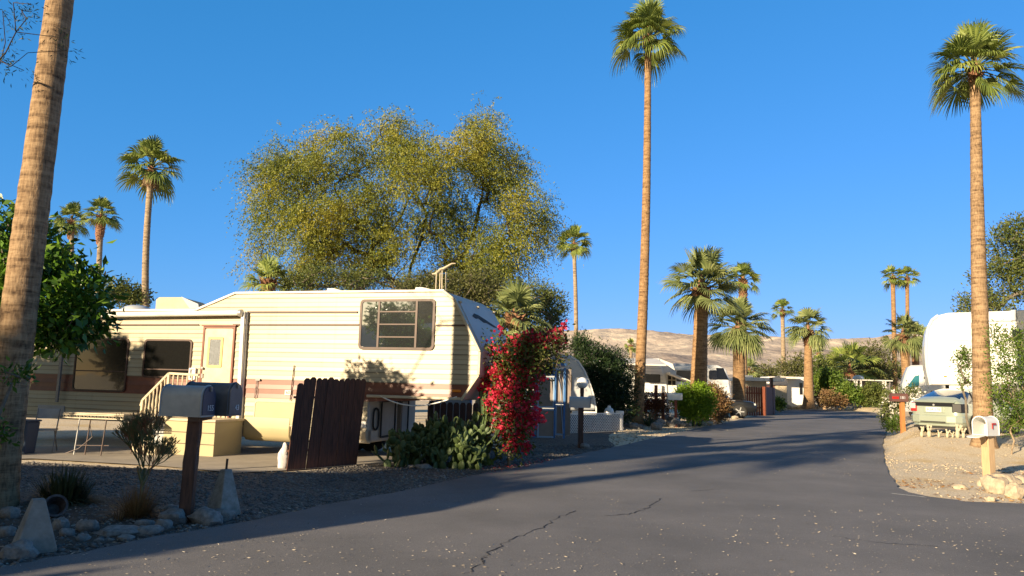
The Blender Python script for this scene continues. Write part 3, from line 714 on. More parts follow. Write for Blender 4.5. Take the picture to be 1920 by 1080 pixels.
# ================================================================ FIFTH WHEEL TRAILER (left)
O = G(680, 865); TH = R(-17); ux, uy = math.cos(TH), math.sin(TH)
def RVP(px, py, v=0.0):
    d = ray(px, py); n_ = Vector((-uy, ux, 0)); o = Vector((O.x, O.y, 0)) + n_*v; cp = Vector((0, 0, CAMH))
    t = n_.dot(o-cp)/n_.dot(d); p = cp + d*t; q = p - Vector((O.x, O.y, 0)); return (q.x*ux+q.y*uy, p.z)
rv = thing('fifth_wheel_trailer', 'long cream fifth wheel trailer with brown stripes and raised nose, red bougainvillea at its nose', 'trailer', (O.x, O.y, 0), TH)
uL = RVP(20, 700)[0]; zlow = RVP(300, 582)[1]; ztop = RVP(700, 547)[1]; uA = RVP(368, 580)[0]; uB = RVP(442, 551)[0]
uF = RVP(688, 800)[0]; zG = RVP(780, 748)[1]
nose = [(RVP(834, 547)[0], ztop), RVP(856, 562), RVP(903, 660), RVP(901, 703), (RVP(868, 748)[0], zG)]
outline = [(uL, .55), (uL+.0, zlow-.12), (uL+.12, zlow), (uA, zlow), (uB, ztop)] + nose + [(uF, zG), (uF, .36), (RVP(450, 800)[0], .36), (RVP(425, 800)[0], .58)]
mb = MB(); mb.prism([(p[0]*1.0, p[1]-.012 if p[1] > 2.5 else p[1]) for p in outline], .006, 2.44); mb.build('shell', 'nose_shell', rv, bevel=.05)
def span(z):
    lo = uL if z <= zlow else uA + (uB-uA)*(z-zlow)/(ztop-zlow)
    if z < zG: return lo, uF
    zs = [p[1] for p in nose][::-1]; us = [p[0] for p in nose][::-1]
    return lo, float(np.interp(z, zs, us)) - .05
zs0, zs1 = RVP(560, 744)[1], RVP(560, 719)[1]
sid, stp = MB(), MB(); zc = .62; cnt = 0
ground_mat  # (kept for clarity)
while zc < ztop-.05:
    h = .098; z1 = min(zc+h, ztop-.02); a0, b0 = span(zc+1e-4); a1, b1 = span(z1)
    if zc < .8: pass
    tgt = stp if zs0-.02 < (zc+z1)/2 < zs1+.02 else sid
    e = .016 if cnt % 2 == 0 else .007
    tgt.add([(a0,-e,zc),(b0,-e,zc),(b1,-.001,z1),(a1,-.001,z1),(a0,0,zc),(b0,0,zc)], [(0,1,2,3),(4,5,1,0)])
    # a dark shadow line is the real step between two boards
    zc = z1; cnt += 1
def rawbuild(mb, name, m, parent):
    me = bpy.data.meshes.new(name); me.from_pydata(mb.v, [], mb.f); me.materials.append(M[m]); o = bpy.data.objects.new(name, me); C.objects.link(o); o.parent = parent; return o
rawbuild(sid, 'siding', 'siding', rv); rawbuild(stp, 'stripe', 'brown_stripe', rv)
def rrect(u0, u1, z0, z1, r, k=5):
    P = []
    for cx, cz, a0 in ((u1-r, z1-r, 0), (u0+r, z1-r, 90), (u0+r, z0+r, 180), (u1-r, z0+r, 270)):
        for i in range(k+1): a = R(a0+90*i/k); P.append((cx+r*math.cos(a), cz+r*math.sin(a)))
    return P
def ring(mb, outer, inner, y0, y1):
    n = len(outer); vs = [(p[0], y, p[1]) for y in (y0, y1) for p in outer] + [(p[0], y, p[1]) for y in (y0, y1) for p in inner]
    fs = []
    for i in range(n):
        j = (i+1) % n; fs += [(i, j, n+j, n+i), (2*n+i, 3*n+i, 3*n+j, 2*n+j), (i, 2*n+i, 2*n+j, j), (n+i, n+j, 3*n+j, 3*n+i)]
    return mb.add(vs, fs)
def rect(px0, py0, px1, py1):
    a = RVP(px0, (py0+py1)/2)[0]; b = RVP(px1, (py0+py1)/2)[0]; c = (px0+px1)/2; return a, b, RVP(c, py1)[1], RVP(c, py0)[1]
def rv_window(r, fm, gm, w=.05, y=-.035, vlines=(), hlines=(), hspan=(0, 1), label=None, r0=.09):
    u0, u1, z0, z1 = r; f = MB(); ring(f, rrect(u0, u1, z0, z1, r0), rrect(u0+w, u1-w, z0+w, z1-w, max(.02, r0-w*.6)), y, .0); fo = f.build('window', fm, rv)
    if label: fo['label'] = label
    g = MB(); g.prism(rrect(u0+w*.6, u1-w*.6, z0+w*.6, z1-w*.6, max(.02, r0-w*.4)), y+.014, -.017); g.build('pane', gm, fo)
    if vlines or hlines:
        b = MB(); W_, H_ = u1-u0, z1-z0
        for f_ in vlines: b.box(u0+W_*f_-.022, u0+W_*f_+.022, y-.004, y+.018, z0+w*.7, z1-w*.7)
        for f_ in hlines: b.box(u0+W_*hspan[0]+.022, u0+W_*hspan[1]-.022, y-.001, y+.02, z0+H_*f_-.013, z0+H_*f_+.013)
        b.build('mullion', 'dark_brown', fo)
    return fo
rv_window(rect(675, 561, 816, 656), 'dark_brown', 'window_mirror', vlines=(.26, .76), hlines=(.25, .5, .75), hspan=(.26, .76), label='large sliding window with three cross bars')
rv_window(rect(141, 634, 240, 734), 'dark_brown', 'window_dark', w=.04, hlines=(.38,), hspan=(.0, 1.), label='dark window with low sliding panes')
rv_window(rect(270, 636, 360, 709), 'dark_brown', 'window_dark', w=.04, hlines=(.22,), hspan=(0., 1.))
# door
u0, u1, z0, z1 = rect(377, 612, 437, 795)
d = MB(); d.prism(rrect(u0+.045, u1-.045, z0, z1-.05, .05), -.03, .0); door = d.build('door', 'cream_trim', rv)
f = MB(); f.box(u0, u0+.045, -.045, 0, z0, z1); f.box(u1-.045, u1, -.045, 0, z0, z1); f.box(u0+.045, u1-.045, -.045, 0, z1-.045, z1); f.box(u0-.03, u1+.03, -.07, 0, z1+.002, z1+.03); f.build('door_frame', 'brown_stripe', door)
r = rect(391, 632, 419, 689); f = MB(); ring(f, rrect(*r, .03), rrect(r[0]+.05, r[1]-.05, r[2]+.05, r[3]-.05, .01), -.045, -.028); f.build('window_frame', 'plastic_yellow', door)
g = MB(); g.prism(rrect(r[0]+.03, r[1]-.03, r[2]+.03, r[3]-.03, .01), -.040, -.031); g.build('frosted_pane', 'frosted', door)
uh, zh = RVP(379, 692); k = MB(); k.lathe([(.0, -.09), (.03, -.085), (.03, -.06), (.018, -.03)], (uh+.05, 0, zh+.02), 12, 'Y'); k.build('lock', 'steel', door, smooth=40); k = MB(); k.box(uh+.02, uh+.07, -.05, -.03, zh-.2, zh-.1); k.build('handle', 'steel', door)
r = rect(357, 690, 369, 712); g = MB(); ring(g, rrect(*r, .02), rrect(r[0]+.03, r[1]-.03, r[2]+.03, r[3]-.03, .01), -.06, 0); g.box(r[0]+.035, r[1]-.035, -.02, 0, r[2]+.035, r[3]-.035); g.build('grab_handle', 'white_plastic', rv)
# trim lines along the roof and at window head height, edge trim round the nose
t = MB(); pts = [(uL+.1, zlow), (uA, zlow), (uB, ztop), (nose[0][0], ztop)]
for a, b_ in zip(pts, pts[1:]): t.bar((a[0], -.005, a[1]+.005), (b_[0], -.005, b_[1]+.005), .05, .07, up=(0, 1, 0))
t.build('roof_edge', 'roof_white', rv, bevel=.01)
t = MB()
for a, b_ in zip(nose, nose[1:]): t.bar((a[0]-.03, -.012, a[1]), (b_[0]-.03, -.012, b_[1]), .055, .075, up=(0, 1, 0))
t.bar((nose[-1][0]-.03, -.012, zG+.03), (uF-.02, -.012, zG+.03), .055, .10, up=(0, 1, 0)); t.build('edge_trim', 'cream_trim', rv, bevel=.012)
t = MB()
for a, b_ in (((40, 610), (374, 609)), ((438, 609), (674, 609)), ((818, 610), (880, 610))):
    t = MB(); p, q = RVP(*a), RVP(*b_); t.bar((p[0], -.015, p[1]), (q[0], -.015, q[1]), .03, .028, up=(0, 1, 0)); t.build('moulding', 'dark_brown', rv)
t = MB(); p, q = RVP(465, 585.5), RVP(671, 585.5); t.bar((p[0], -.02, p[1]), (q[0], -.02, q[1]), .035, .03, up=(0, 1, 0))
t.build('moulding', 'dark_brown', rv)
t = MB(); p = nose; t.add([(p[1][0]+.012, .1, p[1][1]), (p[2][0]+.012, .1, p[2][1]), (p[2][0]+.012, 2.3, p[2][1]), (p[1][0]+.012, 2.3, p[1][1]),
     (p[1][0]-.01, .1, p[1][1]), (p[2][0]-.01, .1, p[2][1]), (p[2][0]-.01, 2.3, p[2][1]), (p[1][0]-.01, 2.3, p[1][1])], [(0,1,2,3),(7,6,5,4),(0,4,5,1),(3,2,6,7),(0,3,7,4),(1,5,6,2)]); t.build('nose_cap', 'nose_shell', rv, bevel=.008)
# peeling dark decal on the nose, marker lamps
def on_nose(v, f, off=.016): return Vector((nose[1][0]+(nose[2][0]-nose[1][0])*f+off, v, nose[1][1]+(nose[2][1]-nose[1][1])*f-.0))
dd = MB(); rr_ = random.Random(5)
P0 = [on_nose(.5, .27), on_nose(.7, .20), on_nose(.95, .21), on_nose(1.3, .27), on_nose(1.8, .36), on_nose(2.0, .40), on_nose(1.7, .40), on_nose(1.3, .345), on_nose(1.1, .35), on_nose(.85, .29), on_nose(.65, .31)]
nn = Vector((nose[2][1]-nose[1][1], 0, -(nose[2][0]-nose[1][0]))).normalized()*-.004
dd.add([p for p in P0]+[p+nn for p in P0], [tuple(range(11)), tuple(range(21, 10, -1))]+[(i, (i+1) % 11, 11+(i+1) % 11, 11+i) for i in range(11)]); dd.build('peeling_decal', 'black_rubber', rv)
for v in (.12, 1.2, 2.3):
    k = MB(); c = on_nose(v, .03, .03); k.ball(c, (.035, .05, .03), 10, 6); k.build('marker_lamp', 'cream_trim', rv, smooth=60)
uu, zz = RVP(857, 733); k = MB(); k.box(uu-.09, uu+.09, -.05, -.005, zz-.028, zz+.028); k.build('side_marker', 'orange_lens', rv, bevel=.01)
# belly: utility hatches, wheel skirt, placard
for r, nm in ((rect(477, 752, 560, 798), 'hatch'),):
    g = MB(); ring(g, rrect(*r, .09), rrect(r[0]+.025, r[1]-.025, r[2]+.025, r[3]-.025, .07), -.034, 0); h = g.build('hatch', 'cream_trim', rv)
    g = MB(); g.prism(rrect(r[0]+.03, r[1]-.03, r[2]+.03, r[3]-.03, .06), -.026, -.002); g.build('hatch_panel', 'cream', h)
ua, ub = RVP(458, 800)[0], RVP(545, 800)[0]
g = MB()
prof = [(-.03, .82), (-.05, .6), (-.04, .42), (.06, .31), (.25, .28), (.25, .82)]
g.prism(prof, ua, ub, 'YZ'); g.build('wheel_skirt', 'cream', rv, smooth=50, bevel=.02)
ua, ub = RVP(428, 800)[0], RVP(456, 800)[0]; g = MB(); g.prism([(-.012, .8), (-.02, .62), (.05, .48), (.3, .42), (.3, .8)], ua, ub, 'YZ'); g.build('belly_pan', 'cream_trim', rv, smooth=50, bevel=.02)
ua, ub = RVP(545, 800)[0], uF; g = MB(); g.prism([(-.014, .64), (-.02, .45), (.04, .37), (.2, .34), (.2, .64)], ua+.01, ub, 'YZ'); g.build('belly_pan', 'cream_trim', rv, smooth=50, bevel=.02)
uu, zz = RVP(541, 736); k = MB(); k.box(uu-.075, uu+.075, -.024, -.012, zz-.05, zz+.05); pl = k.build('number_placard', 'plaque', rv); text('number', '60', .10, (uu, -.0265, zz), (R(90), 0, 0), 'ink', pl)
r = rect(677, 790, 687, 802); k = MB(); k.box(r[0], r[1], -.03, -.005, r[2], r[3]); k.build('outlet_cover', 'plaque', rv)
for px in (610, 575):
    uu = RVP(px, 840)[0]
    for v in (.30, 2.1):
        k = MB(); k.lathe([(.20, -.11), (.33, -.11), (.36, -.07), (.36, .07), (.33, .11), (.20, .11)], (uu, v, .365), 20, 'Y'); w = k.build('wheel', 'black_rubber', rv, smooth=40); k = MB(); k.lathe([(.05, -.09), (.19, -.07), (.2, -.1), (.2, .1)], (uu, v, .365), 16, 'Y'); k.build('rim', 'steel', w, smooth=40)
# storage bay under the nose
g = MB(); g.box(uF+.002, uF+.02, .62, 1.9, .5, zG-.12); bay = g.build('storage_door', 'grey_panel', rv, bevel=.006)
g = MB()
for a, b_ in (((.58, .46), (.58, zG-.08)), ((1.94, .46), (1.94, zG-.08)), ((.58, zG-.08), (1.94, zG-.08)), ((.58, .46), (1.94, .46)), ((1.26, .46), (1.26, zG-.08))): g.bar((uF+.03, a[0], a[1]), (uF+.03, b_[0], b_[1]), .045, .02, up=(1, 0, 0))
g.build('gasket', 'black_rubber', bay)
g = MB(); n_ = 16; O_ = [(.33+.12*math.cos(2*math.pi*i/n_), (zG-.45)+ (.22 if math.sin(2*math.pi*i/n_) > 0 else -.22)*abs(math.sin(2*math.pi*i/n_))**.5) for i in range(n_)]
g.tube([(uF+.03, p[0], p[1]) for p in O_+O_[:1]], .022, 6); g.build('grab_ring', 'black_rubber', rv, smooth=60)
# drooping cable, landing leg
p, q = RVP(715, 742), RVP(858, 744); pts = [Vector((p[0]+(q[0]-p[0])*i/14, -.05, p[1]+(q[1]-p[1])*i/14 - .19*math.sin(math.pi*(i/14)**.9)**1.0)) for i in range(15)]
k = MB(); k.tube(pts, .014, 6); k.build('cable', 'white_plastic', rv, smooth=80)
for v in (.35, 2.1): k = MB(); k.box(uF+.5, uF+.58, v, v+.08, .02, zG); k.box(uF+.42, uF+.66, v-.06, v+.14, 0, .02); k.build('landing_leg', 'dark_metal', rv)
# awning roll and its arms
k = MB(); p, q = RVP(175, 592), RVP(457, 588); k.tube([(p[0], -.16, p[1]), (q[0], -.16, q[1])], .062, 14); aw = k.build('awning_roll', 'white_paint', rv, smooth=60)
k = MB(); k.lathe([(.075, 0), (.08, .02), (.08, .07), (.04, .09)], (q[0], -.16, q[1]), 14, 'X'); k.build('end_cap', 'alu', aw, smooth=40)
p, q = RVP(463, 585), RVP(450.5, 799); k = MB(); k.bar((p[0], -.12, p[1]), (q[0], -.10, q[1]), .085, .05, up=(0, 1, 0)); k.bar((p[0]+.05, -.06, p[1]), (q[0]+.05, -.05, q[1]), .03, .05, up=(0, 1, 0)); k.obox((q[0], -.04, q[1]+.05), (.08, .12, .12)); k.build('awning_arm', 'white_paint', rv, bevel=.006)
p, q = RVP(124, 668), RVP(113, 754); k = MB(); k.bar((p[0], -.12, p[1]+.3), (q[0], -.10, q[1]), .07, .05, up=(0, 1, 0)); k.build('awning_arm', 'steel', rv, bevel=.006)
# roof fittings
for px, w, h, vv in ((612, .50, .14, .4), (786, .55, .13, .35), (585, .9, .05, 1.0)):
    uu = RVP(px, 545)[0]; k = MB(); k.prism([(uu-w/2, ztop), (uu-w/2+.03, ztop+h), (uu-w/2+.18, ztop+h), (uu+w/2+.15, ztop+.02), (uu+w/2+.15, ztop)], vv, vv+.5); k.build('roof_vent', 'roof_white', rv, bevel=.02)
uu = RVP(226, 582)[0]; k = MB(); k.lathe([(.36, 0), (.35, .06), (.28, .13), (.16, .17), (.0, .185)], (uu, .5, zlow), 20); k.build('skylight', 'shell_white', rv, smooth=60)
uu = RVP(270, 582)[0]; k = MB(); k.box(uu-.3, uu+.2, .3, .8, zlow, zlow+.06); k.build('roof_vent', 'roof_white', rv, bevel=.02)
uu = RVP(808, 545)[0]; k = MB()
for i, (du, dv) in enumerate(((-.02, .3), (.05, .35), (.12, .3), (.16, .42))): k.tube([(uu+du, dv, ztop), (uu+du*.9, dv, ztop+.47)], .012, 6)
k.tube([(uu-.12, .3, ztop+.40), (uu-.05, .32, ztop+.40), (uu+.06, .34, ztop+.5), (uu+.12, .34, ztop+.51), (uu+.3, .36, ztop+.62), (uu+.38, .36, ztop+.62)], [.02, .03, .035, .035, .02, .014], 6); k.build('antenna', 'cream_trim', rv, smooth=60)
uu, z_ = RVP(553, 685); k = MB(); k.tube([(uu, -.03, z_), (uu-.04, -.04, z_-.75)], .01, 5); k.build('flag_rod', 'dark_brown', rv)
uu, z_ = RVP(483, 712); k = MB(); k.tube([(uu, -.03, z_), (uu-.03, -.03, z_-.4), (uu+.03, -.03, z_-.38), (uu+.02, -.03, z_)], .007, 4); k.box(uu-.02, uu+.09, -.05, -.01, z_-.02, z_+.02); k.build('door_catch', 'steel', rv)
uu, z_ = RVP(100, 768); k = MB(); k.box(uu-.45, uu+.35, -.03, -.01, z_-.14, z_+.10); k.build('hatch', 'grey_panel', rv, bevel=.008)
uu, z_ = RVP(94, 656); k = MB(); k.box(uu-.11, uu+.11, -.04, -.01, z_-.02, z_+.02); k.build('vent_grille', 'dark_metal', rv)

# ================================================================ ENTRY STEPS with railing
st = thing('entry_steps', 'cream wooden entry steps with turned railing below the trailer door', 'steps', (O.x, O.y, 0), TH)
uS0, uS1 = RVP(304, 830, -1.0)[0], RVP(400, 830, -1.0)[0]; LZ = .76
k = MB(); k.box(uS0, uS1, -.98, -.08, 0, LZ-.05); k.build('landing', 'cream', st, bevel=.006)
k = MB(); k.box(uS0-.03, uS1+.03, -1.02, -.06, LZ-.05, LZ); k.build('deck_board', 'cream_trim', st, bevel=.006)
for z_ in (.25, .48): k = MB(); k.box(uS0, uS1, -.992, -.982, z_, z_+.012); k.build('panel_joint', 'dark_brown', st)
for i in range(3):
    h = LZ*(3-i)/4; k = MB(); k.box(uS0-.27*(i+1), uS0-.27*i-.002, -.95, -.2, 0, h); k.build('step', 'cream_trim' if i else 'galv', st, bevel=.008)
k = MB(); k.box(uS0-.15, uS0+.12, -1.32, -1.02, 0, .2); k.build('step', 'cream_trim', st, bevel=.01)
def turned(mb, x, y, z0, z1):
    L = z1-z0; prof = [(.012, 0), (.02, .08*L), (.012, .2*L), (.026, .4*L), (.016, .5*L), (.026, .6*L), (.012, .8*L), (.02, .92*L), (.012, L)]; mb.lathe([(r_, h_+z0) for r_, h_ in prof], (x, y, 0), 8)
uR = uS0-.0; top0, top1 = LZ+.92, .15+.95
k = MB(); k.bar((uR, -.96, top0), (uS0+.75, -.96, top0-.02), .05, .05); k.bar((uR, -.96, top0), (uR-.62, -.96, top1), .05, .05, up=(0,1,0)); k.bar((uR-.62, -.96, top1), (uR-.66, -.96, top1-.12), .045)
k.build('handrail', 'cream_trim', st, bevel=.008)
k = MB(); k.bar((uR, -.96, LZ+.1), (uR-.62, -.96, .28), .035, .035, up=(0,1,0)); k.bar((uR, -.96, LZ+.1), (uS0+.75, -.96, LZ+.1), .035); k.build('bottom_rail', 'cream_trim', st)
for x in (uR, uR-.62): k = MB(); k.box(x-.025, x+.025, -.985, -.935, LZ if x == uR else 0, top0 if x == uR else top1); k.build('rail_post', 'cream_trim', st)
for i in range(1, 7):
    k = MB(); turned(k, uR-.62*i/7, -.96, LZ+.1-(LZ+.1-.28)*i/7, top0-(top0-top1)*i/7); k.build('baluster', 'cream_trim', st, smooth=50)
for i in range(1, 7):
    k = MB(); turned(k, uR+.75*i/6.4, -.96, LZ+.1, top0-.02); k.build('baluster', 'cream_trim', st, smooth=50)

# ================================================================ PATIO THINGS
def at(px, py, z=0): p = G(px, py, z); return (p.x, p.y, z)
p = G(178, 855); tb = thing('patio_table', 'cast metal patio table with openwork rim standing on the slab', 'table', (p.x, p.y+.25, 0.024), TH*.6)
k = MB(); k.box(-.68, .68, -.35, .35, .80, .825); k.build('tabletop', 'cream_trim', tb, bevel=.006)
k = MB(); k.bar((-.68, -.35, .72), (.68, -.35, .72), .02); k.bar((-.68, -.35, .785), (.68, -.35, .785), .02)
for i in range(17):
    x = -.64+i*.08; k.tube([(x+.03*math.cos(a*.7854), -.35, .752+.028*math.sin(a*.7854)) for a in range(9)], .007, 4)
k.build('apron', 'cream_trim', tb)
for x, y in ((-.3, -.33), (-.08, -.3), (.3, -.33), (-.55, .3), (.5, .3)):
    k = MB(); k.tube([(x, y, .8), (x-.04, y-.03, 0)], .013, 6); k.build('leg', 'dark_brown' if x != -.3 else 'galv', tb)
k = MB(); k.bar((-.34, -.35, .18), (.4, -.33, .2), .014); k.tube([(-.1, -.3, .62), (.0, -.32, .35), (-.25, -.36, .12), (-.5, -.4, .02)], .008, 6); k.build('brace', 'dark_brown', tb)
p = G(75, 850); ch = thing('folding_chair', 'grey metal folding chair beside the patio table under the leaves', 'chair', (p.x, p.y+.1, .024), R(20))
k = MB(); k.box(-.2, .2, -.2, .2, .43, .46); k.build('seat', 'galv', ch, bevel=.01)
k = MB(); k.box(-.2, .2, .2, .22, .66, .86); k.build('backrest', 'galv', ch, bevel=.01)
for x in (-.2, .2):
    k = MB(); k.tube([(x, -.22, 0), (x, .21, .86)], .013, 6); k.build('leg', 'steel', ch); k = MB(); k.tube([(x, .25, 0), (x, -.18, .44)], .013, 6); k.build('leg', 'steel', ch)
p = G(44, 852); bn_ = thing('wheeled_bin', 'dark blue bin standing behind the big palm trunk', 'bin', (p.x, p.y, .024), R(-10))
k = MB(); s_ = [(-.17, -.17), (.17, -.17), (.17, .17), (-.17, .17)]; k.add([(x*.8, y*.8, 0) for x, y in s_]+[(x, y, .62) for x, y in s_], [(0,3,2,1), (4,5,6,7), (0,1,5,4), (1,2,6,5), (2,3,7,6), (3,0,4,7)]); k.build('bin_body', 'bin_blue', bn_, bevel=.02)
k = MB(); k.box(-.19, .19, -.19, .19, .622, .66); k.build('lid', 'bin_blue', bn_, bevel=.02)

# ================================================================ PALMS on the left, citrus
p = G(-12, 952)
qt = W(100, 0, p.y); ls = (qt.x-p.x)/qt.z*14.5
t = palm((p.x-.0, p.y, 0), 14.5, .222, .10, 1.15, 'thick palm trunk filling the left edge, crown out of view', 'trunk_tan', lean=(ls, .3), seed=3, flare=1.2, curve=0)
blobs = [(W(150, 560, 10.4), (.42, .5, .36)), (W(65, 560, 10.6), (1.05, .8, .72)), (W(130, 600, 10.3), (.55, .6, .42)), (W(20, 450, 10.8), (.7, .8, .5)), (W(100, 620, 10.2), (.38, .4, .28)), (W(70, 500, 10.6), (.55, .7, .35)), (W(35, 620, 10.2), (.3, .4, .25))]
cb = Vector((W(-60, 700, 10.8).x, 10.8, 0))
bl = [(tuple(Vector(c)-cb), r) for c, r in blobs]
ct = thing('citrus_tree', 'glossy green citrus tree with drooping leaves behind the leaning trunk', 'tree', cb)
o, c = clump_leaves('crown', bl, 640, 15, .10, .125, .055, 'citrus_leaf', ct, 31, .55, .25, .8)
branches('trunk', (0, 0, 0), [c[i] for i in range(0, 640, 7)], 'bark_grey', ct, 4, rtip=.008, fork=(.05, 0, 1.3), maxr=.09)
blobs = [(W(30, 700, 8.6), (.24, .25, .09)), (W(-12, 800, 8.6), (.18, .2, .22))]
cb = Vector((W(-30, 900, 8.7).x, 8.7, 0)); shrub('low_shrub', 'small leafy shrub poking out round the big palm trunk', cb, [(tuple(Vector(c)-cb), r) for c, r in blobs], 'citrus_leaf', 30, 9, .05, .075, .03, 33, stems=6)

# ================================================================ MAILBOXES
def mailbox(name, label, loc, rz, L=.56, Wd=.27, H=.32, body='galv', door='navy_door', num=None, open_=False, flag=None, cat='mailbox', group=None, numsize=.09):
    """side runs along local x, door at +x"""
    t = thing(name, label, cat, loc, rz, group); r = Wd/2; hs = H-r
    arch = [(-r, 0), (r, 0)] + [(r*math.cos(math.pi*i/14), hs+r*math.sin(math.pi*i/14)) for i in range(15)]
    inner = [(p[0]*.94, .008+p[1]*.955) for p in arch]
    k = MB(); n_ = len(arch)
    k.add([(x, *p) for x in (-L/2, L/2) for p in arch]+[(x, *p) for x in (-L/2+.01, L/2) for p in inner],
          [(i, (i+1) % n_, n_+(i+1) % n_, n_+i) for i in range(n_)] + [tuple(range(n_))[::-1]] + [(2*n_+i, 3*n_+i, 3*n_+(i+1) % n_, 2*n_+(i+1) % n_) for i in range(n_)]
          + [tuple(2*n_+i for i in range(n_))] + [(n_+i, n_+(i+1) % n_, 3*n_+(i+1) % n_, 3*n_+i) for i in range(n_)])
    k.build('box_shell', body, t, smooth=35)
    k = MB(); k.box(-L/2-.004, L/2+.004, -r-.012, r+.012, -.02, -.001)
    rib = [(-r-.006, 0)] + [((r+.006)*math.cos(math.pi*(1-i/14)), hs+(r+.006)*math.sin(math.pi*i/14)) for i in range(15)] + [(r+.006, 0)]
    for x in (-L/2+.012, L/2-.012): k.tube([(x, *p) for p in rib], .008, 5)
    k.build('base_rim', body, t)
    k = MB(); k.prism([(p[0]*.995, p[1]*.995) for p in arch], 0, .012, 'YZ')
    d = k.build('door', door, t, bevel=.003)
    if open_: d.location = (L/2+.004, 0, .0); d.rotation_euler = (0, R(97), 0)
    else: d.location = (L/2+.002, 0, 0)
    k = MB(); k.obox((.022, 0, H-.035), (.02, .025, .05)); k.build('handle', 'steel', d)
    if num: text('number', num, numsize, (.0165, r*.15, .075), (R(90), 0, R(90)), 'number_white', d)
    if flag:
        k = MB(); k.box(.02+flag[0], .055+flag[0], -r-.018, -r-.008, H*.30, H*.56); k.box(-.03+flag[0], .02+flag[0], -r-.018, -r-.008, H*.48, H*.56); k.build('flag', flag[1], t)
    return t
def post(label, loc, h, w, m, rz=0, name='mailbox_post', lean=0.0, extra=None, cat='post'):
    t = thing(name, label, cat, loc, rz); k = MB()
    pts = [(-w/2, -w/2), (w/2, -w/2), (w/2, w/2), (-w/2, w/2)]; K = 8; vs = []; rr = random.Random(int(loc[0]*10))
    for j in range(K+1):
        z = -.12+(h+.12)*j/K; dx = lean*z
        for x, y in pts: vs.append((x+dx+rr.gauss(0, .003), y+rr.gauss(0, .003), z))
    k.add(vs, [(j*4+i, j*4+(i+1) % 4, (j+1)*4+(i+1) % 4, (j+1)*4+i) for j in range(K) for i in range(4)] + [(3, 2, 1, 0), (K*4, K*4+1, K*4+2, K*4+3)]); k.build('post', m, t, bevel=.008)
    if extra: extra(t)
    return t
p = G(347, 979); zt = Z(352, 776, p.y)
def cross_arm(t):
    k = MB(); k.obox((.05, .12, zt-.05), (.12, .62, .05)); k.build('cross_arm', 'dark_brown', t)
post('rough dark red wooden post carrying two mailboxes', (p.x, p.y, 0), zt-.075, .135, 'post_wood', R(8), lean=.02, extra=cross_arm)
mailbox('mailbox', 'dented pale grey mailbox, the nearer of two on the dark red post', (p.x-.055, p.y-.06, zt-.004), R(-10), .52, .25, .325, 'galv', 'navy_door', '155', flag=None)
mailbox('mailbox', 'black mailbox numbered 43 behind the pale grey one on the dark red post', (p.x+.10, p.y+.27, zt+.0), R(-10), .58, .28, .36, 'galv_dark', 'galv_dark', '43')

# ================================================================ concrete pillars, stones, bed plants
def pillar(label, px, py, hpx, bw, tw, rz, m, rod=False):
    p = G(px, py); s = S(p.y); b_, t_, h = bw*s/2, tw*s/2, hpx*s; t = thing('concrete_pillar', label, 'pillar', (p.x, p.y, 0), rz); k = MB()
    k.add([(-b_,-b_,0),(b_,-b_,0),(b_,b_,0),(-b_,b_,0),(-b_,-b_,h*.1),(b_,-b_,h*.1),(b_,b_,h*.1),(-b_,b_,h*.1),(-t_,-t_,h),(t_,-t_,h),(t_,t_,h),(-t_,t_,h)],
          [(0,3,2,1),(0,1,5,4),(1,2,6,5),(2,3,7,6),(3,0,4,7),(4,5,9,8),(5,6,10,9),(6,7,11,10),(7,4,8,11),(8,9,10,11)]); k.build('body', m, t, bevel=.012)
    if rod: k = MB(); k.tube([(.0, 0, h-.02), (.005, 0, h+.12)], .014, 7); k.build('anchor_rod', 'dark_brown', t)
pillar('smooth grey concrete pyramid block beside the rounded stone at the road edge', 62, 1036, 95, 66, 20, R(38), 'pillar_paint')
pillar('flaking whitewashed concrete pyramid block with a rusty rod on top', 418, 968, 84, 44, 15, R(55), 'pillar_concrete', True)
stones = [(28,1054,58,34),(108,1000,34,26),(122,1012,26,18),(160,1003,38,26),(152,1020,26,15),(215,1012,76,20),(184,1021,18,9),(205,1020,15,7),(232,1019,30,12),(272,1009,52,20),(268,992,36,14),(303,997,34,20),(320,988,46,28),(380,988,62,30),(412,980,44,22),(318,966,34,16),(12,978,32,26),(8,1012,30,22),(60,990,30,18)]
lab = {0: 'large rounded pale stone at the lower left corner', 5: 'long flat edging stone in the middle of the row', 9: 'wide whitish edging stone near the dark post', 12: 'big speckled stone leaning against the dark post', 13: 'broad grey stone just beyond the dark post', 14: 'stone at the foot of the whitewashed pyramid block'}
for i, (px, py, w, h) in enumerate(stones):
    p = G(px, py-3); s = S(p.y); k = MB(); k.rock((0, 0, h*s*.38), (w*s*.52, w*s*.40, h*s*.58), i+1)
    o = k.build('edging_stone', 'rock', None, smooth=50, loc=(p.x, p.y+w*s*.2, 0)); o.rotation_euler = (0, 0, random.Random(i).uniform(-.4, .4))
    tag(o, lab.get(i, 'small grey stone in the edging row along the shaded bed'), 'stone', 'edging stones of the shaded bed')
rs = np.random.RandomState(5)
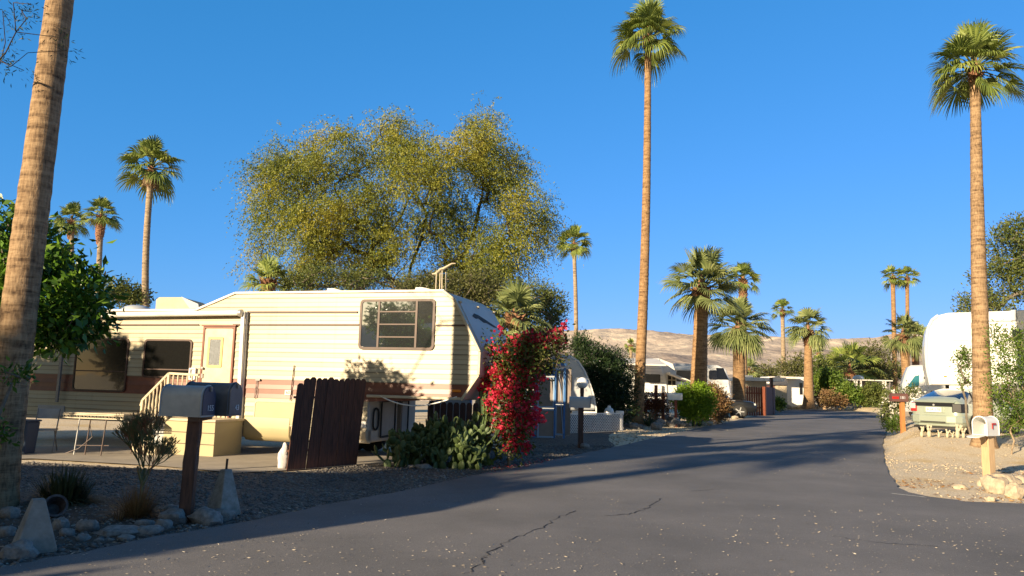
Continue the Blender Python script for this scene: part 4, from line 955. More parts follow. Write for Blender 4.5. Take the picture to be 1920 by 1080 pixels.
def tuft(name, label, loc, n, L, Wd, spread, m, seed, cat='plant', r0=.05, curl=.5, seg=3):
    rs = np.random.RandomState(seed); V = []; Fq = []; t = thing(name, label, cat, loc)
    for i in range(n):
        a = rs.rand()*6.283; el = R(90)-rs.rand()**.7*spread; ln = L*(.6+.5*rs.rand()); d = np.array([math.cos(a)*math.cos(el), math.sin(a)*math.cos(el), math.sin(el)])
        o = np.array([math.cos(a), math.sin(a), 0])*r0*rs.rand(); sd = np.array([-math.sin(a), math.cos(a), 0]); b = len(V)
        for j in range(seg+1):
            f = j/seg; q = o + d*ln*f - np.array([0, 0, 1])*curl*ln*f*f*math.cos(el); q[2] = max(q[2], .01); w = Wd*(1-f*.92)*.5*(.6 if j == 0 else 1); V += [q-sd*w, q+sd*w]
        for j in range(seg): Fq.append((b+2*j, b+2*j+1, b+2*j+3, b+2*j+2))
    npmesh('leaves', V, Fq, m, t); return t
p = G(92, 952); tuft('spiky_clump', 'dark rounded spiky clump between palm trunk and fallen pot', (p.x, p.y+.3, 0), 1300, .52, .030, 1.5, 'barrel', 41, r0=.24, curl=.6)
p = G(248, 975); tuft('dry_grass_tuft', 'rusty orange dry grass tuft between edging stones and pencil cactus', (p.x, p.y+.1, 0), 800, .46, .010, 1.2, 'dry_grass', 42, r0=.12, curl=.3)
p = G(205, 985); tuft('dry_grass_tuft', 'low sparse dry tuft at the left foot of the rusty one', (p.x, p.y+.2, 0), 60, .25, .012, 1.4, 'dry_grass', 43, r0=.09, curl=.5)
p = G(90, 975); pt = thing('fallen_pot', 'dark clay pot lying on its side among the stones', 'pot', (p.x, p.y+.1, .12), 0)
k = MB(); k.lathe([(.07, -.13), (.10, .04), (.125, .05), (.125, .085), (.10, .085), (.065, -.11)], n=20); o = k.build('pot_body', 'pot', pt, smooth=45); o.rotation_euler = (R(68), 0, R(38))
# pencil cactus
p = G(262, 948); fs = thing('pencil_cactus', 'tall pencil cactus with reddish tips left of the dark post', 'cactus', (p.x, p.y, 0)); mb = MB(); rr = random.Random(12)
def sticks(q, d, L, r, dep):
    e = q + d*L; mb.tube([q, e], [r, r*.8], 5, cap=False)
    if dep == 0: return
    for _ in range(3 if dep > 1 else rr.choice((2, 3, 3))):
        nd = (d + Vector((rr.gauss(0, .38), rr.gauss(0, .38), .22))).normalized(); sticks(e, nd, L*rr.uniform(.7, .95), r*.82, dep-1)
sticks(Vector((0, 0, 0)), Vector((.02, 0, 1)), .26, .022, 1)
for i in range(7):
    a = i*.9; sticks(Vector((.01*math.cos(a), 0, .22+.05*i)), Vector((math.cos(a)*.42, math.sin(a)*.42, 1)).normalized(), .165, .0085, 5)
me = bpy.data.meshes.new('stalks'); me.from_pydata(mb.v, [], mb.f); me.materials.append(M['firestick']); o = bpy.data.objects.new('stalks', me); C.objects.link(o); o.parent = fs

# ================================================================ PICKET FENCE PANEL
a, b_ = G(537, 884), G(668, 873); dv = (b_-a); Lf = dv.length; rz = math.atan2(dv.y, dv.x)
fe = thing('fence_panel', 'leaning dark brown dog eared picket panel in front of the cream trailer', 'fence', (a.x, a.y, 0), rz); sh = .085; H = 1.66; N = 12; w = Lf/N
for i in range(N):
    rr = random.Random(i*3); x0 = i*w + (.001 if i not in (3, 8) else .016); x1 = (i+1)*w-.001; h = H - (.12 if i == 0 else 0) + rr.uniform(-.02, .02); e = w*.28; k = MB(); y = rr.uniform(-.006, .006)
    tw = rr.uniform(-.004, .004)
    P_ = [(x0, .0), (x1, .0), (x1+tw, h-e), (x1-e+tw, h), (x0+e+tw, h), (x0+tw, h-e)]; k.prism([(q[0]+sh*q[1], q[1]) for q in P_], y-.009, y+.009); k.build('picket', 'fence_wood', fe)
for z_ in (.35, 1.3): k = MB(); k.bar((sh*z_, .04, z_), (Lf+sh*z_, .04, z_), .04, .08, up=(0, 1, 0)); k.build('fence_rail', 'fence_wood', fe)
p = G(530, 880); k = MB(); k.rock((0, 0, .16), (.10, .09, .22), 31); k.rock((.03, -.02, .34), (.07, .07, .14), 8); o = k.build('cloth_bundle', 'cloth_white', None, smooth=70, loc=(p.x, p.y, 0)); tag(o, 'crumpled white sack leaning on the left end of the picket panel', 'sack')

# ================================================================ CACTI at the trailer nose
def pads(name, label, loc, seeds, m, size, seed, gens=3, lean=.5, per=2):
    rr = random.Random(seed); mb = MB(); t = thing(name, label, 'cactus', loc)
    def grow(q, d, s, g, az):
        x = Vector((math.cos(az), math.sin(az), 0)); x = (x-d*x.dot(d)).normalized(); y = d.cross(x); m3 = Matrix((x, y, d)).transposed()
        mb.ball(q + d*s*.5, (s*.40, s*.11, s*.54), 10, 7, m3)
        if g == 0: return
        for _ in range(rr.choice((1, per, per))):
            t_ = rr.uniform(-.9, .9); nd = (d*math.cos(t_) + x*math.sin(t_) + Vector((rr.gauss(0, .25), rr.gauss(0, .25), .35))).normalized()
            grow(q + d*s*.5 + (d*math.cos(t_*1.1)*.5 + x*math.sin(t_*1.1)*.38)*s, nd, s*rr.uniform(.75, 1.02), g-1, az+rr.gauss(0, .9))
    for (x, y, g) in seeds:
        grow(Vector((x, y, -.02)), Vector((rr.gauss(0, lean*.4), rr.gauss(0, lean*.4), 1)).normalized(), size*rr.uniform(.85, 1.15), g, rr.uniform(0, 3.14))
    me = bpy.data.meshes.new('pads'); me.from_pydata(mb.v, [], mb.f); me.materials.append(M[m]); me.shade_smooth(); o = bpy.data.objects.new('pads', me); C.objects.link(o); o.parent = t; return t
p = G(830, 880); rr = random.Random(77); sd = []
for i in range(74):
    x = rr.uniform(-1.05, .8); y = rr.uniform(-.05, 1.0); g = 5 if (-.35 < x < .7 and y > .4) else (4 if (-.6 < x < .6 and y > .25) else (3 if y > .1 else 2))
    sd.append((x, y, g))
pads('prickly_pear', 'wide dark prickly pear thicket under the trailer nose', (p.x, p.y, 0), sd, 'pad', .19, 5)
p = G(912, 872); pads('prickly_pear', 'small prickly pear painted sunlit yellow green at the foot of the column cactus', (p.x+.03, p.y-.15, 0), [(0, 0, 3), (.06, .05, 2)], 'pad_painted_lit', .17, 9, lean=.1)
p = G(903, 874); cc = thing('column_cactus', 'single tall column cactus rising before the bougainvillea', 'cactus', (p.x, p.y, 0)); k = MB(); n_ = 16; vs = []
hc = Z(905, 722, p.y)
for j in range(13):
    z_ = hc*j/12; r = .085*(1 if j < 12 else .5)*(.8+.2*min(1, j/3))
    for i in range(n_): a = 2*math.pi*i/n_; q = r*(1 if i % 2 == 0 else .78); vs.append((q*math.cos(a)+.02*math.sin(j), q*math.sin(a), z_))
k.add(vs, [(j*n_+i, j*n_+(i+1) % n_, (j+1)*n_+(i+1) % n_, (j+1)*n_+i) for j in range(12) for i in range(n_)]+[tuple(12*n_+i for i in range(n_))]); k.build('stem', 'cactus', cc)
for px, py, w, h, lb in ((795,880,34,10,'pale flat stone at the front of the prickly pear'), (770,878,22,7,'small pale stone left of the flat one by the prickly pear')):
    p = G(px, py); s = S(p.y); k = MB(); k.rock((0, 0, h*s*.4), (w*s*.5, w*s*.3, h*s*.6), px); tag(k.build('pale_stone', 'rock', None, smooth=50, loc=(p.x, p.y, 0)), lb, 'stone')
# ================================================================ BOUGAINVILLEA
DB = 15.6; bb = Vector((W(955, 860, DB).x, DB, 0))
bfl = [(945,705,34,40),(975,735,38,48),(920,712,22,20),(950,760,42,38),(985,690,30,30),(965,660,26,26),(1000,645,26,22),(1045,632,20,16),(960,800,34,34),(990,775,26,30),(930,655,14,16),(908,616,9,8),(938,630,8,9),(1020,640,26,18),(1060,622,9,10),(985,640,14,14),(970,835,26,18),(1012,715,8,10)]
bgr = [(960,720,50,60),(990,670,60,36),(1010,650,62,26),(955,770,45,50),(960,820,42,36),(1030,655,40,26),(975,690,50,40),(935,660,30,30)]
def pb(l_, D, k=.9): return [(tuple(W(x, y, D)-bb), (w*S(D), min(w, 45)*S(D)*k, h*S(D))) for x, y, w, h in l_]
bt = thing('bougainvillea', 'arching bougainvillea covered in crimson red flowers at the trailer nose', 'flowering shrub', bb)
o, c = clump_leaves('leaves', pb(bgr, DB), 400, 20, .12, .075, .04, 'bougain_leaf', bt, 51, .15, .45, .6)
o, c2 = clump_leaves('flowers', pb(bfl, DB), 350, 20, .055, .070, .062, 'bract', bt, 52, .0, .45, .8)
branches('stems', (0, 0, 0), list(c[::4])+list(c2[::5]), 'bark_grey', bt, 7, rtip=.0045, fork=(0, 0, .5), maxr=.05)
rs = np.random.RandomState(9); tw = MB()   # bare outer twigs
for i in range(90):
    q = W(rs.uniform(975, 1065), rs.uniform(625, 690), DB+rs.uniform(-.4, .4))-bb; a = rs.rand()*6.28; L_ = rs.uniform(.2, .5); d = Vector((math.cos(a)*.8, math.sin(a)*.5, rs.uniform(-.5, .5)))
    tw.tube([q, q+d*L_*.5+Vector((0, 0, .06)), q+d*L_], [.006, .005, .003], 3, cap=False)
rawbuild(tw, 'dry_twigs', 'thatch', bt)
# ================================================================ BIG MESQUITE behind the trailer
DM = 38.0; KM = 1.72; mb_ = Vector((W(765, 700, DM).x, DM, 0))
def pxb(l_, base, D, dep=1.0):
    return [(tuple(W(x, y, D+dd)-base), (rx*S(D), dp*dep, rz_*S(D))) for x, y, rx, rz_, dd, dp in l_]
ms = [(560,330,70,70,1,2.0),(520,400,50,70,-.5,1.6),(640,300,80,55,-1,2),(740,275,75,60,1,2),(790,330,90,80,-1.5,2),(880,275,65,55,0,2),(930,330,70,70,1,2),(975,400,55,60,-.5,1.6),(600,430,75,60,-1.5,1.8),(690,400,85,70,0,2.2),(830,420,85,60,1,2),(930,460,65,50,-1,1.6),(700,490,80,36,1.5,1.6),(860,500,70,36,1.8,1.5),(610,490,50,36,0,1.5),(900,530,45,30,0,1.2),(745,232,26,22,0,1),(905,232,30,20,.5,1),(492,330,22,26,0,1),(1012,440,26,46,0,1),(500,470,24,36,0,1),(560,520,50,26,0,1.3),(660,530,55,22,-.4,1.4),(740,470,60,40,-1,1.2),(930,500,60,40,0,1.3),(800,540,60,18,.5,1.3)]
rs = np.random.RandomState(17); B_ = pxb(ms, mb_, DM, 1.7)
tips, td = blobpts(B_, 1150, rs, .3)
mt = thing('mesquite_tree', 'huge spreading olive green mesquite tree with feathery drooping twigs behind the cream trailer', 'tree', mb_)
P = []; D = []
for i in range(len(tips)):
    c = tips[i]; out = nrm(np.array([c[0], c[1], 0])+1e-6)
    for k in range(12):
        d = nrm(out*.55 + rs.normal(size=3)*.55 + np.array([0, 0, .35])); L_ = rs.uniform(.4, .8)*KM; q = c + rs.normal(size=3)*.18*KM; hang = rs.uniform(.5, 1.1)
        for j in range(15):
            f = j/14; p_ = q + d*L_*f - np.array([0, 0, 1])*L_*hang*f*f; P.append(p_ + rs.normal(size=3)*.022*KM); D.append(d*.5-np.array([0, 0, f*1.2])+rs.normal(size=3)*.7)
P = np.array(P); D = np.array(D); leaves('crown', P, D, .125*(.6+.8*rs.rand(len(P))), .046, 'mesquite_leaf', mt, 19)
def wp(x, y, d=0): return W(x, y, DM+d)-mb_
path = [wp(768, 600), wp(762, 545)]
limbs = [(2, [wp(735, 525, -.3), wp(708, 505, -.5), wp(692, 478, -.6), wp(700, 460, -.6), wp(722, 445, -.5), wp(742, 425, -.4), wp(755, 400, -.2), wp(765, 375, 0), wp(790, 345, .2), wp(820, 310, .4), wp(850, 285, .5)]),
         (2, [wp(720, 535, .3), wp(690, 520, .6), wp(660, 490, .7), wp(630, 462, .9), wp(600, 430, 1)]),
         (2, [wp(800, 525, .4), wp(840, 500, .6), wp(875, 470, .6), wp(890, 430, .5), wp(900, 380, .3)]),
         (2, [wp(770, 500, 1), wp(790, 450, 1.2), wp(800, 400, 1.4), wp(760, 330, 1.5)])]
branches('trunk', (0, 0, -.1), tips[::2], 'bark', mt, 8, rtip=.013, power=.44, path=path, first=limbs, sag=.10, maxr=.42)

# other background trees and bushes on the left
def tree(name, label, px, D, blobs, m, seed, ncl=200, per=22, cs=.14, L=.10, Wd=.05, group=None, droop=0, trunk_r=.014, fork=1.2, shell=.4):
    b = Vector((W(px, 700, D).x, D, hz_(W(px, 700, D).x, D) if D < 60 else 0)); t = thing(name, label, 'tree', b, 0, group)
    bl = [(tuple(W(x, y, D+dd)-b), (rx*S(D), max(.4, dp), rz_*S(D))) for x, y, rx, rz_, dd, dp in blobs]
    o, c = clump_leaves('crown', bl, ncl, per, cs, L, Wd, m, t, seed, droop, shell, .7)
    branches('trunk', (0, 0, -.1), list(c[::3]), 'bark_grey', t, seed, rtip=trunk_r, fork=(0, 0, fork), maxr=.22); return t
tree('olive_tree', 'small olive green tree peeking over the low trailer roof beside the slim palm', 232, 42, [(215,545,24,26,0,1),(245,550,30,22,0,1),(262,560,20,16,0,.8)], 'bush_leaf', 61, 150, 24, .2, .16, .07)
tree('mesquite_tree', 'rounded dusty green mesquite between trailer nose and slim pale palm', 1010, 25.5, [(1000,560,48,34,0,1.4),(1035,580,32,36,0,1.2),(965,590,40,30,.5,1.2),(1010,600,50,28,-.4,1.2)], 'bush_leaf', 62, 420, 26, .13, .09, .03, droop=.3)
tree('shade_tree', 'darker leafy tree filling the gap under the mesquite right of the antenna', 900, 25, [(860,545,46,30,0,1.3),(905,535,40,34,0,1.2),(925,560,34,34,0,1),(880,575,50,24,0,1),(815,540,48,34,.3,1.5),(770,552,40,28,.5,1.3)], 'olive_leaf', 63, 620, 24, .13, .09, .035, droop=.3)
tree('shade_tree', 'green tree low behind the cream trailer roof below the mesquite', 650, 30, [(600,520,50,26,0,1.3),(680,525,55,24,0,1.2),(560,530,30,20,0,1),(780,530,40,22,0,1)], 'bush_leaf', 64, 300, 24, .15, .10, .035, droop=.3)
# palms (px of crown centre, y of crown base, D)
def palm_px(px, base_px, cy, D, r0, r1, cs, label, gz=0.0, **kw):
    b = W(base_px, 700, D); t_ = W(px, cy, D); h = t_.z-gz
    return palm((b.x, D, gz), h, r0, r1, cs, label, lean=(t_.x-b.x, 0), **kw)
palm_px(284, 290, 322, 42, .21, .165, 1.08, 'tall slim palm with dry skirt standing left of the mesquite', tm='trunk_pale', seed=11, n=40, boots=1.0, bootr=1.5, skirt=160, nseg=18, bottom=-28, curve=-.35)
palm_px(190, 178, 408, 66, .26, .21, 1.0, 'slim palm with a pinecone shaped knob of leaf bases under its crown', tm='trunk_pale', seed=12, n=38, boots=2.4, bootr=2.4, bottom=-20, nseg=16, group=None)
palm_px(134, 140, 418, 72, .26, .21, 1.05, 'small distant palm leftmost of three, partly behind the citrus tree', tm='trunk_pale', seed=13, n=36, boots=1.6, bootr=2.2, nseg=16)
palm_px(1076, 1078, 462, 60, .19, .15, .95, 'slim pale trunked palm between the mesquite and the tall road palm', tm='trunk_pale', seed=14, n=36, boots=.9, bootr=1.5, nseg=18, bottom=-25, curve=.15)
palm_px(1215, 1196, 78, 34.5, .25, .155, 1.16, 'very tall palm by the road with thin leaning trunk, tallest of all', tm='trunk_orange', seed=415, n=44, rise=.4, boots=.55, bootr=1.3, nseg=30, flare=1.15, bottom=-22, curve=.12, stiff=.36)
palm_px(1828, 1838, 138, 22.0, .262, .145, .92, 'tall palm on the right gravel lot behind the open mailbox', gz=.2, tm='trunk_tan', seed=16, n=40, rise=.4, boots=.42, bootr=1.45, nseg=32, flare=1.45, hang=1, bottom=-32, curve=-.03, stiff=.45)
palm_px(1316, 1307, 548, 39, .46, .33, 1.25, 'stout palm with wide orange trunk and thick crown behind the lime hedge', tm='trunk_orange', lm='palm_grey', seed=17, n=46, boots=.75, bootr=1.7, bottom=-25, flare=1.2, nseg=26, petiole=.7, stiff=.5)
palm_px(1385, 1385, 622, 52, .44, .37, 1.36, 'short stout palm left of the red picket fence with full crown', tm='trunk_orange', lm='palm_grey', seed=18, n=46, boots=.45, bootr=1.7, bottom=-38, flare=1.15, nseg=24, petiole=.7)
palm_px(1393, 1394, 528, 72, .34, .30, 1.08, 'distant palm showing above the short stout one', tm='trunk_tan', seed=19, n=30, boots=2.2, bootr=1.7, bottom=-15, nseg=16)
palm_px(1467, 1470, 584, 105, .33, .26, 1.0, 'thin distant palm alone between the stout palms', tm='trunk_pale', seed=20, n=26, boots=.8, bootr=1.8, bottom=-25, nseg=12)
palm_px(1515, 1515, 622, 76, .52, .34, 1.35, 'palm with flared tan trunk at the far end of the road', tm='trunk_orange', lm='palm_grey', seed=21, n=40, boots=1.6, bootr=1.9, bottom=-40, flare=1.6, nseg=18, gz=.15)
palm_px(1535, 1535, 664, 140, .30, .26, .72, 'tiny distant palm right of the flared trunk palm', tm='trunk_pale', seed=22, n=22, boots=.8, bootr=1.5, nseg=10)
palm_px(1594, 1594, 702, 92, .4, .4, 2.1, 'wide low fan palm bursting over the far carport roof', tm='trunk_tan', lm='palm_green', seed=23, n=30, boots=.4, bottom=-20, nseg=16, petiole=.9)
palm_px(1674, 1677, 522, 98, .30, .27, 1.0, 'left one of the two tall distant palms', tm='trunk_orange', seed=24, n=26, boots=.8, bootr=1.6, bottom=-30, nseg=12)
palm_px(1701, 1700, 524, 98, .27, .23, .98, 'right one of the two tall distant palms', tm='trunk_orange', seed=25, n=26, boots=.8, bootr=1.6, bottom=-30, nseg=12)
palm_px(1694, 1700, 632, 60, .30, .28, 1.05, 'bushy palm crown above the white motorhome', tm='trunk_orange', lm='palm_grey', seed=26, n=36, boots=.8, bootr=1.8, bottom=-50, nseg=18, skirt=60)
palm_px(1716, 1716, 640, 64, .28, .28, .9, 'rough trunked palm squeezed between motorhome and white trailer nose', tm='boot', seed=27, n=18, boots=1.0, bootr=1.3, bottom=-20, nseg=14)
palm_px(1183, 1183, 650, 120, .3, .26, .75, 'tiny distant palm half behind the tallest trunk', tm='trunk_pale', seed=28, n=20, boots=.6, nseg=10)
palm_px(1405, 1405, 700, 90, .35, .35, 1.0, 'small pale fan palm low behind the trailers', tm='trunk_tan', lm='palm_grey', seed=29, n=24, boots=.3, nseg=12)
palm_px(503, 503, 536, 30, .2, .2, .62, 'fan palm peeking over the trailer roof left of the mesquite', tm='trunk_tan', seed=30, n=28, boots=.2, bottom=-5, nseg=16)
palm_px(965, 965, 606, 23.5, .2, .2, .72, 'grey green fan palm behind the trailer nose', tm='trunk_tan', lm='palm_grey', seed=32, n=36, boots=.2, bottom=-60, nseg=20)

# ================================================================ NEIGHBOUR: egg shaped trailer with blue screen room
DN = 30.0
def XZ(px, py, D): p = W(px, py, D); return (p.x, p.z)
eg = thing('egg_trailer', 'small rounded white fibreglass trailer in shade behind the white lattice', 'trailer', (XZ(1060, 700, DN)[0], DN, 0))
bx = eg.location.x
prof = [(XZ(x, y, DN)[0]-bx, XZ(x, y, DN)[1]) for x, y in ((960,668),(1010,664),(1046,663),(1072,667),(1086,676),(1098,694),(1108,718),(1115,742),(1119,764),(1119,770),(960,770))]
k = MB(); k.prism(prof, .0, 2.2); k.build('shell', 'shell_white', eg, smooth=60, bevel=.12)
k = MB()
for a, b_ in zip(prof[3:9], prof[4:10]): k.bar((a[0]-.03, -.02, a[1]-.03), (b_[0]-.03, -.02, b_[1]-.03), .05, .03, up=(0, 1, 0))
k.build('edge_strip', 'white_plastic', eg)
k = MB(); a = XZ(1048, 700, DN); b_ = XZ(1072, 735, DN); k.prism(rrect(a[0]-bx, b_[0]-bx, b_[1], a[1], .1), -.02, .01); k.build('window', 'window_dark', eg)
k = MB(); k.box(-1.8, .9, .3, 2.0, .25, XZ(1000, 771, DN)[1]); k.build('underbody', 'shadow_hole', eg)  # dark box added to paint the shade below the shell
k = MB(); k.lathe([(.2, -.09), (.31, -.09), (.31, .09), (.2, .09)], (-.6, .1, .32), 18, 'Y'); k.build('wheel', 'black_rubber', eg, smooth=40)
k = MB(); a = XZ(1120, 774, DN); k.bar((.3, .5, .5), (a[0]-bx+.5, 1.0, .45), .08); k.bar((.3, 1.6, .5), (a[0]-bx+.5, 1.0, .45), .08); k.bar((a[0]-bx+.45, 1.0, 0), (a[0]-bx+.45, 1.0, .55), .06); k.build('tow_bar', 'dark_metal', eg)
p = XZ(1142, 770, DN+.6); k = MB(); k.lathe([(.0, .95), (.06, .93), (.07, .86), (.15, .82), (.2, .7), (.2, .1), (.15, 0)], (0, 0, 0), 16); o = k.build('propane_tank', 'white_plastic', None, smooth=50, loc=(p[0], DN+.6, 0)); tag(o, 'white propane tank standing behind the lattice', 'gas tank')
p = XZ(1162, 772, DN+.5); k = MB(); k.lathe([(.13, .75), (.16, .74), (.16, .6), (.12, .58), (.12, 0)], (0, 0, 0), 14); o = k.build('white_bucket', 'white_plastic', None, smooth=50, loc=(p[0], DN+.5, 0)); tag(o, 'white bucket on a stand at the right end of the lattice', 'bucket')
p = XZ(1096, 771, DN-.12); k = MB(); k.box(-.5, .45, 0, .1, .45, .72); k.box(-.5, .45, -.02, 0, .62, .66); k.build('tow_cover', 'white_plastic', eg, bevel=.03).location = (p[0]-bx, -.35, 0)
# lattice
a, b_ = G(1067, 813), G(1167, 808); a.z = b_.z = 0; dv = b_-a; Lf = dv.length; lat = thing('lattice_fence', 'low white diagonal lattice fence in front of the rounded trailer', 'fence', a, math.atan2(dv.y, dv.x)); Hh = .66
k = MB(); stp_ = .115
n_ = int((Lf+Hh)/stp_)
for i in range(n_):
    for sgn in (1, -1):
        x0 = i*stp_ - Hh; x1 = x0 + Hh
        z0, z1 = (0, Hh) if sgn > 0 else (Hh, 0)
        xa, za, xb, zb = x0, z0, x1, z1
        if xa < 0: za += (0-xa)*(1 if sgn > 0 else -1); xa = 0
        if xb > Lf: zb -= (xb-Lf)*(1 if sgn > 0 else -1); xb = Lf
        if xb-xa > .02: k.bar((xa, .004*sgn, za), (xb, .004*sgn, zb), .023, .006, up=(0, 1, 0))
k.build('lattice_panel', 'white_paint', lat)
k = MB(); k.box(0, Lf, -.012, .012, Hh, Hh+.035); k.box(-.03, 0, -.012, .012, 0, Hh+.035); k.box(Lf, Lf+.03, -.012, .012, 0, Hh+.035); k.build('fence_frame', 'white_paint', lat)
k = MB(); k.box(.02, Lf-.02, .10, .12, .02, Hh-.03); k.build('shade_backing', 'lattice_shade_blue', lat)  # added dark board that stands for the shade behind the lattice
# screen room
DS = 24.6; se = thing('screen_room', 'blue framed screen room with brown mesh panels beside the rounded trailer', 'enclosure', (XZ(1030, 700, DS)[0], DS, 0)); bx = se.location.x
def pan(x0, y0, x1, y1, dy=0., fill='mesh_screen', fr='pale_blue', w=.05, dark=None):
    a, b_ = XZ(x0, y0, DS), XZ(x1, y1, DS); X0, X1, Z0, Z1 = a[0]-bx, b_[0]-bx, max(.02, b_[1]), a[1]
    k = MB(); k.box(X0+w, X1-w, dy-.008, dy+.008, Z0+w, Z1-w); q = k.build('screen', fill, se)
    k = MB(); k.box(X0, X0+w, dy-.025, dy+.025, Z0, Z1); k.box(X1-w, X1, dy-.025, dy+.025, Z0, Z1); k.box(X0+w, X1-w, dy-.025, dy+.025, Z0, Z0+w); k.box(X0+w, X1-w, dy-.025, dy+.025, Z1-w, Z1); k.build('screen_frame', fr, q)
pan(1008, 707, 1039, 765, -.05); pan(1008, 766, 1040, 822, -.05); pan(1041, 691, 1058, 758); pan(1041, 759, 1058, 816); pan(1060, 692, 1069, 816, .0, 'mesh_screen', 'mesh_screen'); pan(976, 762, 1003, 822, .1, 'grey_panel', 'galv'); pan(1008, 676, 1040, 705, .02, 'shadow_hole', 'blue_trim', .06); pan(985, 700, 1003, 762, .15, 'grey_panel', 'pale_blue')  # the near-black top panel paints the shade inside an opening
for x, y0, w in ((1005, 700, .10), (1041.5, 684, .05), (1059, 690, .06)):
    a = XZ(x, y0, DS); k = MB(); k.box(a[0]-bx-w/2, a[0]-bx+w/2, -.09, -.03, 0, a[1]); k.build('corner_post', 'blue_trim', se)
a, b_ = XZ(1048, 700, DS), XZ(1055, 812, DS); k = MB(); k.tube([(a[0]-bx, -.1, a[1]), (b_[0]-bx, -.1, b_[1])], .012, 5); k.build('brace', 'pale_blue', se)
a = XZ(1034, 665, DS); k = MB(); k.prism([(a[0]-bx-1.2, a[1]-.25), (a[0]-bx-1.0, a[1]-.05), (a[0]-bx+.25, a[1]-.1), (a[0]-bx+.5, a[1]-.3), (a[0]-bx+.45, a[1]-.36)], -.05, 2.2); k.build('canvas_roof', 'blue_trim', se)
k = MB(); p = G(1000, 835); s = S(p.y); k.prism([(0, 0), (.22, 0), (.2, .5), (.13, .75), (.02, .72)], -.02, .02); o = k.build('white_board', 'white_paint', None, loc=(p.x-.35, p.y+.3, 0)); tag(o, 'narrow white board propped at the foot of the bougainvillea', 'board')
# blue tarp and small dark pickets beneath the trailer nose
p = W(800, 800, 19.3); pk = thing('small_picket_fence', 'short dark round topped pickets seen beneath the trailer nose', 'fence', (p.x, 19.3, 0))
for i in range(10):
    k = MB(); x0 = i*.16; k.prism([(x0+.008, 0), (x0+.152, 0), (x0+.152, 1.1), (x0+.12, 1.16), (x0+.04, 1.16), (x0+.008, 1.1)], -.01, .01); k.build('picket', 'fence_wood', pk)
p = W(868, 800, 20.2); k = MB(); k.box(-.9, .16, 0, .5, 0, 1.75); o = k.build('storage_cabinet', 'grey_panel', None, bevel=.01, loc=(p.x, 20.2, 0)); tag(o, 'grey cabinet with blue edge in the dark behind the trailer nose', 'cabinet')
k = MB(); k.box(.16, .2, -.01, .5, 0, 1.75); k.build('edge_strip', 'blue_trim', o)
# lamp + mailbox with brown post
p = G(1088, 841); zt = Z(1088, 763, p.y)
post('brown wooden post under the pale mailbox before the lattice', (p.x, p.y, 0), zt-.02, .13, 'post_wood', R(5))
mailbox('mailbox', 'pale blue grey mailbox on the brown post before the rounded trailer', (p.x-.03, p.y, zt), R(-8), .56, .20, .27, 'shell_white', 'galv_dark')
k = MB(); k.rock((0, 0, .05), (.13, .09, .1), 3); tag(k.build('post_stone', 'rock', None, smooth=50, loc=(p.x+.12, p.y-.1, 0)), 'small pale stone at the foot of the brown post before the lattice', 'stone')
p = G(1090, 832); lp = thing('globe_lamp', 'large white globe lamp on a dark post above the pale mailbox', 'lamp', (p.x, p.y, 0)); zc_ = Z(1088, 718, p.y)
k = MB(); k.box(-.05, .05, -.05, .05, -.05, zc_-.3); k.lathe([(.06, zc_-.3), (.06, zc_-.15), (.09, zc_-.15), (.09, zc_-.13)], n=12); k.build('lamp_post', 'dark_brown', lp)
k = MB(); k.ball((0, 0, zc_), .165, 20, 14); k.build('globe', 'globe', lp, smooth=80)

# ================================================================ planting bed and vehicles on the left side of the road, middle distance
def sh(name, label, D, bl, m, seed, gz=0, **kw):
    x = sum(b[0] for b in bl)/len(bl); b = Vector((W(x, 700, D).x, D, gz))
    B = [(tuple(W(x_, y_, D+(dd if len(r_) else 0))-b), (rx*S(D), max(.3, rx*S(D)*.9), rz_*S(D))) for x_, y_, rx, rz_, dd, *r_ in [(*q, 0) for q in bl]]
    return shrub(name, label, b, B, m, seed=seed, **kw)
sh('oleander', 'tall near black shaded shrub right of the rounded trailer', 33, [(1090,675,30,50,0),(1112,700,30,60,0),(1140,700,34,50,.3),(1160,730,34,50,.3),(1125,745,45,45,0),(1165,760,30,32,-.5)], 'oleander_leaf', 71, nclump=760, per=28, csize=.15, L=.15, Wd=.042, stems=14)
sh('oleander', 'feathery dark green shrub top behind the shaded one, against the hills', 35, [(1150,675,22,24,0),(1095,648,16,22,0),(1172,700,20,30,0)], 'oleander_leaf', 72, nclump=160, per=24, csize=.16, L=.13, Wd=.03)
sh('rust_shrub', 'low rust red shrub at the foot of the tallest palm', 35.5, [(1215,752,28,18,0),(1245,757,24,18,0),(1195,765,20,20,0),(1225,770,36,16,0)], 'rust_leaf', 73, nclump=220, per=22, csize=.10, L=.08, Wd=.04)
sh('lime_hedge', 'bright lime green rounded hedge before the stout palm', 34.8, [(1300,742,30,26,0),(1322,752,20,26,0),(1280,750,18,22,0),(1305,768,32,22,0)], 'lime_leaf', 74, nclump=420, per=30, csize=.12, L=.085, Wd=.055)
sh('brown_shrub', 'brownish pink shrub between lime hedge and dark car', 38.5, [(1342,745,18,24,0),(1356,755,16,22,0),(1346,772,22,18,0),(1335,735,12,14,0)], 'brown_leaf', 75, nclump=300, per=22, csize=.11, L=.09, Wd=.05)
p = W(1216, 790, 34.2); tuft('agave', 'blue green agave with stiff leaves among the rocks', (p.x, 34.2, 0), 46, .85, .09, 1.25, 'agave_leaf', 76, r0=.06, curl=.1)
p = W(1310, 795, 35.5); tuft('agave', 'small dark agave under the lime hedge', (p.x, 35.4, 0), 26, .5, .07, 1.3, 'agave_leaf', 77, r0=.06, curl=.1)
